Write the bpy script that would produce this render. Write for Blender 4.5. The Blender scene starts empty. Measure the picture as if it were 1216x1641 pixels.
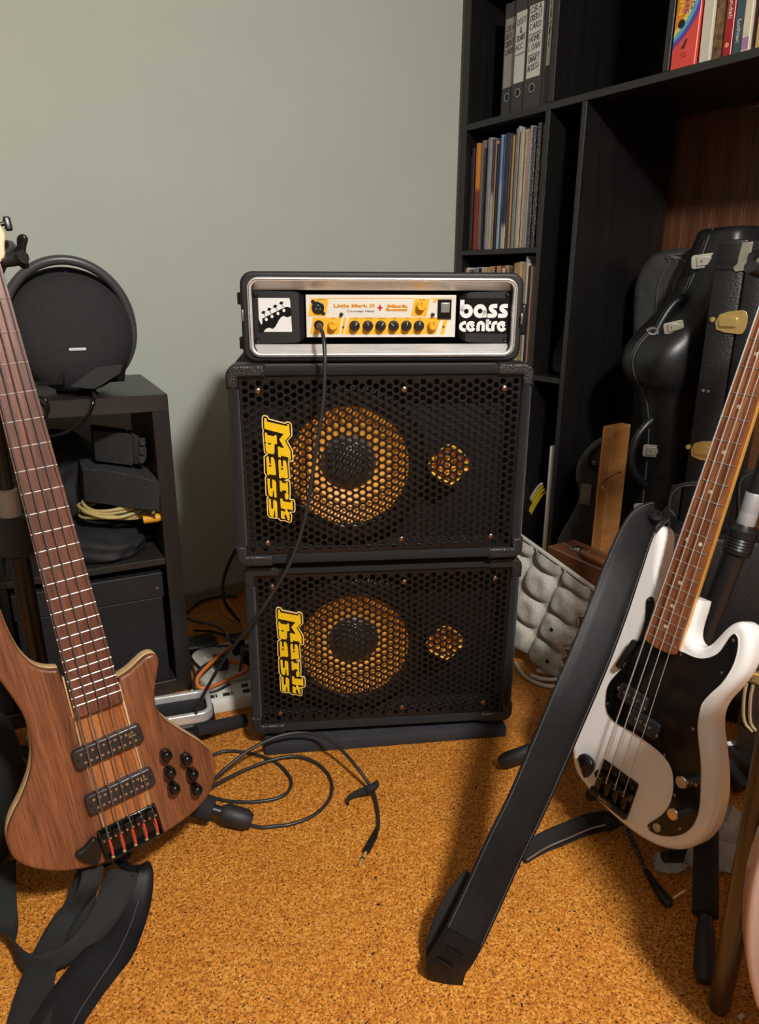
import bpy, bmesh, math, random
from mathutils import Vector, Matrix
random.seed(7)
S = bpy.context.scene
COL = S.collection
PI = math.pi
R = math.radians
V = Vector

# ---------------------------------------------------------------- camera
F_PX, CX, CY = 1150.0, 608.0, 820.5
PITCH, ROLL, CAM_H = R(17.85), R(0.28), 0.99
FWD = V((0, math.cos(PITCH), -math.sin(PITCH)))
_u0 = V((0, math.sin(PITCH), math.cos(PITCH)))
_x0 = V((1, 0, 0))
RGT = _x0 * math.cos(ROLL) + _u0 * math.sin(ROLL)
UPV = _u0 * math.cos(ROLL) - _x0 * math.sin(ROLL)
CAM = V((0, 0, CAM_H))
cd = bpy.data.cameras.new('camera')
cd.sensor_fit = 'HORIZONTAL'
cd.sensor_width = 36.0
cd.lens = F_PX / 1216.0 * 36.0
cd.clip_start = 0.02
cam = bpy.data.objects.new('camera', cd)
COL.objects.link(cam)
cam.matrix_world = Matrix(((RGT.x, UPV.x, -FWD.x, 0), (RGT.y, UPV.y, -FWD.y, 0), (RGT.z, UPV.z, -FWD.z, CAM_H), (0, 0, 0, 1)))
S.camera = cam

# ---------------------------------------------------------------- world and exposure
wd = bpy.data.worlds.new('world')
S.world = wd
wd.use_nodes = True
wd.node_tree.nodes['Background'].inputs[0].default_value = (0.9, 0.95, 1.0, 1)
wd.node_tree.nodes['Background'].inputs[1].default_value = 0.02
S.view_settings.view_transform = 'Standard'
S.view_settings.look = 'None'
S.view_settings.gamma = 1.0
S.view_settings.use_curve_mapping = False
S.view_settings.exposure = 0.42
LAMP_POS = V((0.70, -0.45, 2.30))
LAMP_POWER = 430.0
LAMP_COLOUR = (1.0, 0.965, 0.92)

# room axes: A runs along the back wall towards the bookcase wall, B from the back wall towards the camera
YB = R(33.2)
A = V((math.cos(YB), math.sin(YB), 0))
B = V((math.sin(YB), -math.cos(YB), 0))
O = V((0.2566, 2.6746, 0))
def room(x, y, z=0.0):
    return O + A * x + B * y + V((0, 0, z))
ROOM_M = Matrix(((A.x, -B.x, 0, O.x), (A.y, -B.y, 0, O.y), (0, 0, 1, 0), (0, 0, 0, 1)))   # local x = A, local y = -B

# ---------------------------------------------------------------- measuring helpers
def ray(px, py):
    return RGT * ((px - CX) / F_PX) - UPV * ((py - CY) / F_PX) + FWD
def on_plane(px, py, p, n):
    v = ray(px, py); n = V(n)
    return CAM + v * ((V(p) - CAM).dot(n) / v.dot(n))
def at_y(px, py, y): return on_plane(px, py, (0, y, 0), (0, 1, 0))
def at_z(px, py, z=0.0): return on_plane(px, py, (0, 0, z), (0, 0, 1))
def at_t(px, py, t): return CAM + ray(px, py) * t

# ---------------------------------------------------------------- object helpers
def props(o, label=None, cat=None, group=None, kind=None):
    if label: o['label'] = label
    if cat: o['category'] = cat
    if group: o['group'] = group
    if kind: o['kind'] = kind
    return o
def thing(name, label, cat, loc=(0, 0, 0), rotz=0.0, group=None, mat=None):
    o = bpy.data.objects.new(name, None)
    o.empty_display_size = 0.05
    COL.objects.link(o)
    if mat is not None: o.matrix_world = mat
    else:
        o.location = loc; o.rotation_euler = (0, 0, rotz)
    return props(o, label, cat, group)
def add(name, me, mat, parent=None, loc=None, rot=None, label=None, matrix=None):
    o = bpy.data.objects.new(name, me)
    if mat is not None and len(me.materials) == 0: me.materials.append(mat)
    COL.objects.link(o)
    if parent is not None: o.parent = parent
    if matrix is not None: o.matrix_local = matrix
    else:
        if loc is not None: o.location = loc
        if rot is not None: o.rotation_euler = rot
    if label: o['label'] = label
    return o
def mesh(verts, faces, smooth=False, name='m'):
    me = bpy.data.meshes.new(name)
    me.from_pydata([tuple(v) for v in verts], [], faces)
    if smooth:
        me.polygons.foreach_set('use_smooth', [True] * len(me.polygons))
    me.update()
    return me
def sharp(me, ang=40):
    me.polygons.foreach_set('use_smooth', [True] * len(me.polygons))
    try: me.set_sharp_from_angle(angle=R(ang))
    except Exception: pass
    return me
def from_bm(bm, smooth=None):
    me = bpy.data.meshes.new('m')
    bm.normal_update()
    bm.to_mesh(me); bm.free()
    if smooth is not None: sharp(me, smooth)
    return me
def bm_box(bm, c, s, rot=None):
    g = bmesh.ops.create_cube(bm, size=1.0)['verts']
    m = Matrix.Translation(V(c))
    if rot is not None: m = m @ rot.to_4x4()
    m = m @ Matrix.Diagonal((s[0], s[1], s[2], 1))
    bmesh.ops.transform(bm, matrix=m, verts=g)
    return g
def box_me(s, c=(0, 0, 0), bevel=0.0, seg=2, rot=None):
    bm = bmesh.new()
    bm_box(bm, c, s, rot)
    if bevel > 0:
        bmesh.ops.bevel(bm, geom=bm.edges[:], offset=bevel, segments=seg, affect='EDGES', profile=0.5)
        return from_bm(bm, 35)
    return from_bm(bm)
def box(name, s, c, mat, parent=None, bevel=0.0, seg=2, rot=None, label=None):
    return add(name, box_me(s, c, bevel, seg, rot), mat, parent, label=label)
def catmull(pts, n=6, closed=False):
    pts = [V(p) for p in pts]
    out = []
    m = len(pts)
    rng = range(m) if closed else range(m - 1)
    for i in rng:
        p1, p2 = pts[i], pts[(i + 1) % m]
        p0 = pts[i - 1] if (closed or i > 0) else p1 * 2 - p2
        p3 = pts[(i + 2) % m] if (closed or i + 2 < m) else p2 * 2 - p1
        for k in range(n):
            t = k / n
            out.append(0.5 * ((2 * p1) + (p2 - p0) * t + (2 * p0 - 5 * p1 + 4 * p2 - p3) * t * t + (3 * p1 - p0 - 3 * p2 + p3) * t ** 3))
    if not closed: out.append(pts[-1].copy())
    return out
def sm2(pts, n=5, closed=True):
    return [(p.x, p.y) for p in catmull([V((x, y, 0)) for x, y in pts], n, closed)]
def tube_me(pts, r, n=8, sm=0, closed=False, caps=True):
    pts = [V(p) for p in pts]
    rs = list(r) if isinstance(r, (list, tuple)) else None
    if sm:
        if rs:
            rr = catmull([V((x, 0, 0)) for x in rs], sm, closed); rs = [max(1e-4, q.x) for q in rr]
        pts = catmull(pts, sm, closed)
    m = len(pts)
    if rs is None: rs = [r] * m
    verts, faces = [], []
    tang = []
    for i in range(m):
        if closed: t = pts[(i + 1) % m] - pts[i - 1]
        else: t = pts[min(i + 1, m - 1)] - pts[max(i - 1, 0)]
        tang.append(t.normalized() if t.length > 1e-9 else V((0, 0, 1)))
    ref = V((0, 0, 1)) if abs(tang[0].z) < 0.9 else V((1, 0, 0))
    nrm = (ref - tang[0] * ref.dot(tang[0])).normalized()
    for i in range(m):
        nrm = (nrm - tang[i] * nrm.dot(tang[i]))
        nrm = nrm.normalized() if nrm.length > 1e-9 else tang[i].orthogonal().normalized()
        bn = tang[i].cross(nrm)
        for k in range(n):
            a = 2 * PI * k / n
            verts.append(pts[i] + (nrm * math.cos(a) + bn * math.sin(a)) * rs[i])
    for i in range(m if closed else m - 1):
        j = (i + 1) % m
        for k in range(n):
            faces.append((i * n + k, i * n + (k + 1) % n, j * n + (k + 1) % n, j * n + k))
    if caps and not closed:
        faces.append(tuple(range(n))[::-1]); faces.append(tuple((m - 1) * n + k for k in range(n)))
    me = mesh(verts, faces)
    return sharp(me, 50)
def tube(name, pts, r, mat, parent=None, n=8, sm=0, closed=False, label=None):
    return add(name, tube_me(pts, r, n, sm, closed), mat, parent, label=label)
def lathe_me(prof, n=24, ang=35, closed_prof=False):
    verts, faces = [], []
    m = len(prof)
    for (r, z) in prof:
        for k in range(n):
            a = 2 * PI * k / n
            verts.append((r * math.cos(a), r * math.sin(a), z))
    for i in range(m - 1):
        for k in range(n):
            faces.append((i * n + k, i * n + (k + 1) % n, (i + 1) * n + (k + 1) % n, (i + 1) * n + k))
    if not closed_prof:
        faces.append(tuple(range(n))[::-1]); faces.append(tuple((m - 1) * n + k for k in range(n)))
    bm = bmesh.new()
    me = mesh(verts, faces)
    bm.from_mesh(me)
    bmesh.ops.remove_doubles(bm, verts=bm.verts[:], dist=1e-6)
    bmesh.ops.recalc_face_normals(bm, faces=bm.faces[:])
    return from_bm(bm, ang)
def lathe(name, prof, mat, parent=None, n=24, loc=None, rot=None, matrix=None, ang=35, label=None):
    return add(name, lathe_me(prof, n, ang), mat, parent, loc, rot, label, matrix)
def disc_axis(o, d):
    """matrix placing local z along d at o"""
    q = V(d).normalized().to_track_quat('Z', 'Y')
    return Matrix.Translation(V(o)) @ q.to_matrix().to_4x4()
_tmp = []
def curve_to_mesh(cu, ang=35):
    ob = bpy.data.objects.new('tmp', cu)
    me = bpy.data.meshes.new_from_object(ob)
    bpy.data.objects.remove(ob)
    bpy.data.curves.remove(cu)
    me.materials.clear()
    return sharp(me, ang)
def prism_me(outlines, z0, z1, bevel=0.0, res=3, ang=40, grow=0.0):
    """flat outline(s) in xy (further ones are holes) given thickness z0..z1 with rounded edges"""
    cu = bpy.data.curves.new('c', 'CURVE')
    cu.dimensions = '2D'; cu.fill_mode = 'BOTH'
    for pts in outlines:
        sp = cu.splines.new('POLY')
        sp.points.add(len(pts) - 1)
        for p, q in zip(sp.points, pts): p.co = (q[0], q[1], 0, 1)
        sp.use_cyclic_u = True
    h = (z1 - z0) / 2
    cu.extrude = max(0.0, h - bevel)
    cu.bevel_depth = bevel
    cu.bevel_resolution = res
    cu.offset = -bevel + grow
    me = curve_to_mesh(cu, ang)
    me.transform(Matrix.Translation((0, 0, (z0 + z1) / 2)))
    return me
def prism(name, outlines, z0, z1, mat, parent=None, bevel=0.0, res=3, ang=40, matrix=None, label=None, grow=0.0):
    if isinstance(outlines[0][0], (int, float)): outlines = [outlines]
    return add(name, prism_me(outlines, z0, z1, bevel, res, ang, grow), mat, parent, matrix=matrix, label=label)
def text_me(s, size, depth=0.0004, align='CENTER', shear=0.0, offset=0.0, spacing=1.0):
    cu = bpy.data.curves.new('t', 'FONT')
    cu.body = s; cu.size = size; cu.extrude = depth; cu.align_x = align; cu.align_y = 'CENTER'
    cu.shear = shear; cu.offset = offset; cu.space_character = spacing
    cu.resolution_u = 2
    return curve_to_mesh(cu)
def text(name, s, size, mat, parent, matrix, depth=0.0004, align='CENTER', shear=0.0, offset=0.0, spacing=1.0, wid=None):
    me = text_me(s, size, depth, align, shear, offset, spacing)
    if wid:
        xs = [v.co.x for v in me.vertices]
        k = wid / max(1e-6, max(xs) - min(xs))
        me.transform(Matrix.Diagonal((k, 1, 1, 1)))
    return add(name, me, mat, parent, matrix=matrix)
def rrect(w, h, r, n=6, cx=0.0, cy=0.0):
    out = []
    for (sx, sy, a0) in ((1, 1, 0), (-1, 1, 90), (-1, -1, 180), (1, -1, 270)):
        for k in range(n + 1):
            a = R(a0 + 90.0 * k / n)
            out.append((cx + sx * (w / 2 - r) + r * math.cos(a), cy + sy * (h / 2 - r) + r * math.sin(a)))
    return out
def circ(r, n=24, cx=0.0, cy=0.0, ry=None):
    ry = ry or r
    return [(cx + r * math.cos(2 * PI * k / n), cy + ry * math.sin(2 * PI * k / n)) for k in range(n)]
def loft_me(rings, caps=True, ang=45, closed=False):
    n = len(rings[0]); m = len(rings)
    verts = [tuple(p) for r_ in rings for p in r_]
    faces = []
    for i in range(m if closed else m - 1):
        j = (i + 1) % m
        for k in range(n):
            faces.append((i * n + k, i * n + (k + 1) % n, j * n + (k + 1) % n, j * n + k))
    if caps and not closed:
        faces.append(tuple(range(n))[::-1]); faces.append(tuple((m - 1) * n + k for k in range(n)))
    bm = bmesh.new()
    me = mesh(verts, faces); bm.from_mesh(me)
    bmesh.ops.recalc_face_normals(bm, faces=bm.faces[:])
    return from_bm(bm, ang)
def strap_me(path, sides, width, thick, sm=6, camber=0.0):
    """flat band: path points, a sideways vector at each, width(s)"""
    ws = width if isinstance(width, (list, tuple)) else [width] * len(path)
    P = catmull(path, sm); D = catmull(sides, sm); W = [q.x for q in catmull([V((w, 0, 0)) for w in ws], sm)]
    rings = []
    m = len(P)
    for i in range(m):
        t = (P[min(i + 1, m - 1)] - P[max(i - 1, 0)]).normalized()
        d = D[i] - t * D[i].dot(t); d.normalize()
        nn = t.cross(d).normalized()
        h = thick / 2; w = W[i] / 2
        ring = []
        for (x, y) in ((-1, -.5), (-.97, -1), (-.5, -1), (0, -1), (.5, -1), (.97, -1), (1, -.5), (1, .5), (.97, 1), (.5, 1), (0, 1), (-.5, 1), (-.97, 1), (-1, .5)):
            ring.append(P[i] + d * (x * w) + nn * (y * h + camber * (1 - x * x)))
        rings.append(ring)
    return loft_me(rings, True, 60)
def strap(name, path, sides, width, thick, mat, parent=None, sm=6, camber=0.0, label=None):
    return add(name, strap_me(path, sides, width, thick, sm, camber), mat, parent, label=label)

# ---------------------------------------------------------------- materials
def nmat(name):
    m = bpy.data.materials.new(name)
    m.use_nodes = True
    nt = m.node_tree
    return m, nt, nt.nodes, nt.links, nt.nodes['Principled BSDF']
def coords(nt, scale=(1, 1, 1), rot=(0, 0, 0)):
    tc = nt.nodes.new('ShaderNodeTexCoord'); mp = nt.nodes.new('ShaderNodeMapping')
    nt.links.new(tc.outputs['Object'], mp.inputs['Vector'])
    mp.inputs['Scale'].default_value = scale
    mp.inputs['Rotation'].default_value = rot
    return mp.outputs['Vector']
def noise(nt, vec, scale, detail=4, rough=0.55, dist=0.0):
    n = nt.nodes.new('ShaderNodeTexNoise')
    nt.links.new(vec, n.inputs['Vector'])
    n.inputs['Scale'].default_value = scale; n.inputs['Detail'].default_value = detail
    n.inputs['Roughness'].default_value = rough; n.inputs['Distortion'].default_value = dist
    return n.outputs['Fac']
def voro(nt, vec, scale, out='Distance', feat='F1'):
    n = nt.nodes.new('ShaderNodeTexVoronoi'); n.feature = feat
    nt.links.new(vec, n.inputs['Vector']); n.inputs['Scale'].default_value = scale
    return n.outputs[out]
def ramp(nt, fac, stops):
    r_ = nt.nodes.new('ShaderNodeValToRGB')
    nt.links.new(fac, r_.inputs['Fac'])
    el = r_.color_ramp.elements
    while len(el) < len(stops): el.new(0.5)
    for e, (p, c) in zip(el, stops):
        e.position = p; e.color = (c[0], c[1], c[2], 1)
    return r_.outputs['Color']
def mixc(nt, fac, a, b, mode='MIX'):
    m = nt.nodes.new('ShaderNodeMix'); m.data_type = 'RGBA'; m.blend_type = mode
    for sock, val in ((m.inputs['Factor'], fac), (m.inputs[6], a), (m.inputs[7], b)):
        if hasattr(val, 'links'): nt.links.new(val, sock)
        elif isinstance(val, (int, float)): sock.default_value = val
        else: sock.default_value = (val[0], val[1], val[2], 1)
    return m.outputs[2]
def bump(nt, bs, height, strength=0.3, dist=0.002):
    b = nt.nodes.new('ShaderNodeBump')
    b.inputs['Strength'].default_value = strength; b.inputs['Distance'].default_value = dist
    nt.links.new(height, b.inputs['Height']); nt.links.new(b.outputs['Normal'], bs.inputs['Normal'])
def plain(name, c, rough=0.5, metal=0.0, vary=0.0, vscale=40.0, bmp=None, spec=0.5, coat=0.0):
    m, nt, nd, ln, bs = nmat(name)
    bs.inputs['Base Color'].default_value = (c[0], c[1], c[2], 1)
    bs.inputs['Roughness'].default_value = rough; bs.inputs['Metallic'].default_value = metal
    bs.inputs['Specular IOR Level'].default_value = spec
    bs.inputs['Coat Weight'].default_value = coat
    bs.inputs['Coat Roughness'].default_value = 0.08
    vec = coords(nt)
    if vary > 0:
        f = noise(nt, vec, vscale, 5)
        lo = [x * (1 - vary) for x in c]; hi = [min(1, x * (1 + vary)) for x in c]
        ln.new(ramp(nt, f, [(0.3, lo), (0.7, hi)]), bs.inputs['Base Color'])
    if bmp:
        bump(nt, bs, noise(nt, vec, bmp[0], 3), bmp[1], bmp[2])
    return m
def wood(name, dark, mid, light, axis='Z', scale=1.0, rough=0.45, ring=18.0, coat=0.0, stretch=14.0, pores=0.5):
    m, nt, nd, ln, bs = nmat(name)
    k = {'X': (1 / stretch, 1, 1), 'Y': (1, 1 / stretch, 1), 'Z': (1, 1, 1 / stretch)}[axis]
    vec = coords(nt, tuple(q * scale for q in k))
    n1 = noise(nt, vec, ring, 3, 0.5, 0.9)
    n2 = noise(nt, vec, ring * 14, 4, 0.6)
    c1 = ramp(nt, n1, [(0.32, dark), (0.5, mid), (0.68, light)])
    c2 = ramp(nt, n2, [(0.38, (1 - pores,) * 3), (0.58, (1, 1, 1))])
    ln.new(mixc(nt, 0.75, c1, c2, 'MULTIPLY'), bs.inputs['Base Color'])
    bs.inputs['Roughness'].default_value = rough
    bs.inputs['Coat Weight'].default_value = coat
    bs.inputs['Coat Roughness'].default_value = 0.15
    bump(nt, bs, n2, 0.15, 0.0006)
    return m

M = {}
def cork():
    m, nt, nd, ln, bs = nmat('cork')
    vec = coords(nt)
    v1 = voro(nt, vec, 300, 'Color')
    sep = nt.nodes.new('ShaderNodeSeparateColor'); ln.new(v1, sep.inputs[0])
    g = ramp(nt, sep.outputs[0], [(0.0, (0.36, 0.115, 0.013)), (0.35, (0.50, 0.18, 0.021)), (0.7, (0.60, 0.25, 0.036)), (1.0, (0.70, 0.35, 0.08))])
    big = noise(nt, vec, 9.0, 4)
    g2 = mixc(nt, 0.5, g, ramp(nt, big, [(0.3, (0.72, 0.66, 0.6)), (0.7, (1, 1, 1))]), 'MULTIPLY')
    def mask(fac, lo, hi):
        q = nt.nodes.new('ShaderNodeMapRange'); ln.new(fac, q.inputs[0])
        q.inputs[1].default_value = lo; q.inputs[2].default_value = hi; q.inputs[3].default_value = 1.0; q.inputs[4].default_value = 0.0
        return q.outputs[0]
    n1 = noise(nt, vec, 185, 2, 0.5)
    n2 = noise(nt, vec, 280, 2, 0.5, 0.6)
    n3 = noise(nt, vec, 120, 2, 0.5, 0.4)
    g3 = mixc(nt, mask(n2, 0.375, 0.445), g2, (0.20, 0.06, 0.009))
    g4 = mixc(nt, mask(n1, 0.33, 0.37), g3, (0.06, 0.018, 0.005))
    g5 = mixc(nt, mask(n3, 0.285, 0.315), g4, (0.025, 0.010, 0.005))
    ln.new(g5, bs.inputs['Base Color'])
    bs.inputs['Roughness'].default_value = 0.5
    bs.inputs['Specular IOR Level'].default_value = 0.3
    bump(nt, bs, n2, 0.15, 0.001)
    return m
M['cork'] = cork()
M['wall'] = plain('wall_paint', (0.49, 0.530, 0.462), 0.75, vary=0.02, vscale=6, bmp=(180, 0.04, 0.001), spec=0.25)
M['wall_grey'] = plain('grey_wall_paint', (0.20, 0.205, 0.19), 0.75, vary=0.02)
M['ceiling'] = plain('ceiling_paint', (0.55, 0.54, 0.50), 0.8, vary=0.02)
M['skirting'] = plain('skirting', (0.30, 0.25, 0.19), 0.55, vary=0.1)
M['pine'] = wood('pine_boards', (0.10, 0.036, 0.014), (0.16, 0.06, 0.024), (0.21, 0.085, 0.036), 'Z', 1.0, 0.5, 14.0, stretch=18)
M['ash'] = wood('black_ash', (0.006, 0.0055, 0.0055), (0.008, 0.0075, 0.0075), (0.011, 0.010, 0.010), 'Z', 1.0, 0.42, 30, stretch=25, pores=0.45)
M['ash_edge'] = wood('black_ash_edge', (0.010, 0.0095, 0.009), (0.014, 0.013, 0.0125), (0.02, 0.0185, 0.0175), 'Z', 1.0, 0.4, 30, stretch=25, pores=0.3)
M['ash_h'] = wood('black_ash_shelf', (0.012, 0.0115, 0.011), (0.016, 0.015, 0.0145), (0.022, 0.021, 0.02), 'X', 1.0, 0.35, 30, stretch=25, pores=0.4)
M['black'] = plain('black_plastic', (0.007, 0.007, 0.0075), 0.35, vary=0.2)
M['blackmat'] = plain('matt_black', (0.006, 0.006, 0.0065), 0.7, vary=0.2)
M['gloss'] = plain('gloss_black', (0.004, 0.004, 0.004), 0.09, spec=0.45)
M['rubber'] = plain('rubber', (0.012, 0.012, 0.013), 0.55, bmp=(90, 0.1, 0.001))
M['chrome'] = plain('chrome', (0.72, 0.70, 0.67), 0.16, 1.0)
M['steel'] = plain('steel', (0.50, 0.49, 0.47), 0.32, 1.0, vary=0.1)
M['nickel'] = plain('nickel', (0.36, 0.34, 0.28), 0.5, 0.7, vary=0.1)
M['brass'] = plain('brass', (0.80, 0.60, 0.22), 0.28, 0.75)
M['white'] = plain('white_plastic', (0.70, 0.68, 0.62), 0.4, vary=0.04)
M['paper'] = plain('paper', (0.62, 0.60, 0.54), 0.8, vary=0.06, vscale=60)
M['ink'] = plain('ink', (0.015, 0.015, 0.02), 0.7)
def alu():
    m, nt, nd, ln, bs = nmat('aluminium')
    vec = coords(nt, (2, 60, 60))
    f = noise(nt, vec, 8, 5)
    ln.new(ramp(nt, f, [(0.3, (0.62, 0.61, 0.59)), (0.7, (0.86, 0.85, 0.83))]), bs.inputs['Base Color'])
    bs.inputs['Metallic'].default_value = 0.55; bs.inputs['Roughness'].default_value = 0.36
    return m
M['alu'] = alu()

# ---------------------------------------------------------------- the room
RX0, RX1, RY1, RH = -2.9, 0.44, 4.7, 2.42
def quad_wall(name, x0, x1, y0, y1, z0, z1, mat):
    o = add(name, box_me((x1 - x0, y1 - y0, z1 - z0), ((x0 + x1) / 2, -(y0 + y1) / 2, (z0 + z1) / 2)), mat, matrix=ROOM_M)
    return props(o, kind='structure')
quad_wall('floor', RX0 - .1, RX1 + .1, -.1, RY1 + .1, -0.06, 0.0, M['cork'])
quad_wall('ceiling', RX0 - .1, RX1 + .1, -.1, RY1 + .1, RH, RH + 0.06, M['ceiling'])
quad_wall('wall_back', RX0 - .1, RX1 + .1, -.1, 0.0, 0, RH, M['wall'])
quad_wall('wall_left', RX0 - .1, RX0, 0, RY1, 0, RH, M['wall_grey'])
quad_wall('wall_front', RX0 - .1, RX1 + .1, RY1, RY1 + .1, 0, RH, M['wall_grey'])
wr = quad_wall('wall_right', RX1 + .012, RX1 + .1, 0, RY1, 0, RH, M['pine'])
pl_me = box_me((0.014, 0.0968, RH), (0, 0, 0), 0.0008, 1)
for i in range(48):
    y = 0.05 + i * 0.098
    if y < RY1 - .05:
        add('plank', pl_me, M['pine'], wr, loc=(RX1 + .005, -y, RH / 2))
quad_wall('baseboard_back', RX0, RX1 - .01, 0.0, 0.014, 0, 0.035, M['skirting'])

# ceiling lamp, above and behind the viewpoint: the room's one light
def glow():
    m, nt, nd, ln, bs = nmat('lamp_glass')
    e = nd.new('ShaderNodeEmission')
    e.inputs[0].default_value = (*LAMP_COLOUR, 1); e.inputs[1].default_value = LAMP_POWER
    ln.new(e.outputs[0], nd['Material Output'].inputs['Surface'])
    return m
t = thing('ceiling_lamp', 'round opal glass lamp fixed to the ceiling above the viewer', 'lamp', LAMP_POS)
lathe('lamp_base', [(0.02, RH - LAMP_POS.z), (0.15, RH - LAMP_POS.z), (0.15, 0.02), (0.02, 0.02)], M['white'], t)
lathe('lamp_shade', [(0.001, -0.08), (0.06, -0.072), (0.10, -0.05), (0.125, -0.01), (0.127, 0.019), (0.001, 0.019)], glow(), t, n=32)

# ---------------------------------------------------------------- bookcase along the timber wall
bc = thing('bookcase', 'tall black wood-grain bookcase along the timber wall', 'bookcase', mat=ROOM_M)
BD = 0.395
M['band'] = plain('lit_edge_grey', (0.026, 0.0255, 0.025), 0.4, vary=.1)  # paler than the boards: lamplight on their front edges put into the colour
def bpart(name, s0, s1, z0, z1, mat, d0=0.0, d1=BD, bev=0.0012):
    o = box(name, (d1 - d0, s1 - s0, z1 - z0), ((d0 + d1) / 2, -(s0 + s1) / 2, (z0 + z1) / 2), mat, bc, bev, 1)
    if d0 == 0.0: box('lit_edge', (0.0012, s1 - s0 - .0015, z1 - z0 - .0015), (-0.0004, -(s0 + s1) / 2, (z0 + z1) / 2), M['band'], o)  # added strip that paints the lamplit front edge of the board
    return o
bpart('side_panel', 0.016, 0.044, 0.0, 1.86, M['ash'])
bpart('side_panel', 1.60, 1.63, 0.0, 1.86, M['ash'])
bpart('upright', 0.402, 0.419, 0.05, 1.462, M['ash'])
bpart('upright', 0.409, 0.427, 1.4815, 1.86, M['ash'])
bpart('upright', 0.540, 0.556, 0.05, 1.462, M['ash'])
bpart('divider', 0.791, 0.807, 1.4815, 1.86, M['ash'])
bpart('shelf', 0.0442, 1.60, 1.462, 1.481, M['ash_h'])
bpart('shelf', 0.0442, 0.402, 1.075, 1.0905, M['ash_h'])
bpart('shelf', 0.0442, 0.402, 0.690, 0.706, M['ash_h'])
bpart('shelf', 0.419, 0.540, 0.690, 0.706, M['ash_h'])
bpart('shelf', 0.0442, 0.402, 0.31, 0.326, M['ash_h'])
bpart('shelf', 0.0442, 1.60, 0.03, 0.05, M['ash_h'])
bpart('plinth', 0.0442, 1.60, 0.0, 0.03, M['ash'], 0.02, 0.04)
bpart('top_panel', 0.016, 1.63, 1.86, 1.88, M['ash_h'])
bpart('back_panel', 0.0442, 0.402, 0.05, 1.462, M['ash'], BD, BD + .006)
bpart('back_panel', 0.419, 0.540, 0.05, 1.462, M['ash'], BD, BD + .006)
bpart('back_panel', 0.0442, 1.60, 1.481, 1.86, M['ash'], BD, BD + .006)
# wall lining strip between the bookcase and the painted wall
tr = add('trim_1', box_me((0.02, 0.0145, 1.88), (0.012, -0.0075, 0.94)), plain('brown_strip', (0.10, 0.065, 0.03), 0.6, vary=0.2), matrix=ROOM_M)
props(tr, kind='structure')

# --- local frame for things on the shelves: x towards the wall, y = -s
def shelf_thing(name, label, cat, s, d, z, rotz=0.0, group=None):
    m = ROOM_M @ Matrix.Translation((d, -s, z)) @ Matrix.Rotation(rotz, 4, 'Z')
    return thing(name, label, cat, group=group, mat=m)
FACE = Matrix(((0, 0, -1, 0), (-1, 0, 0, 0), (0, 1, 0, 0), (0, 0, 0, 1)))      # text xy plane on a spine: x to s+, y up, facing out of the shelf
SHZ = 1.481
bind = plain('binder_board', (0.055, 0.052, 0.05), 0.6, vary=0.15, vscale=120)
lab1, lab2 = plain('label_grey', (0.33, 0.32, 0.30), 0.8, vary=0.06), plain('label_white', (0.66, 0.64, 0.58), 0.8, vary=0.05)
def stroke(bm, pts, w, depth=0.0003):
    """a flat pen stroke in the xy plane"""
    for (x0, y0), (x1, y1) in zip(pts[:-1], pts[1:]):
        d = V((x1 - x0, y1 - y0, 0)); L = d.length
        if L < 1e-6: continue
        d /= L; n = V((-d.y, d.x, 0)) * w / 2; e = d * w * 0.4
        a, b = V((x0, y0, 0)) - e, V((x1, y1, 0)) + e
        lo = [bm.verts.new(q) for q in (a - n, b - n, b + n, a + n)]
        hi = [bm.verts.new(q + V((0, 0, depth))) for q in (a - n, b - n, b + n, a + n)]
        bm.faces.new(hi)
        for k in range(4): bm.faces.new((lo[k], lo[(k + 1) % 4], hi[(k + 1) % 4], hi[k]))
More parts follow.
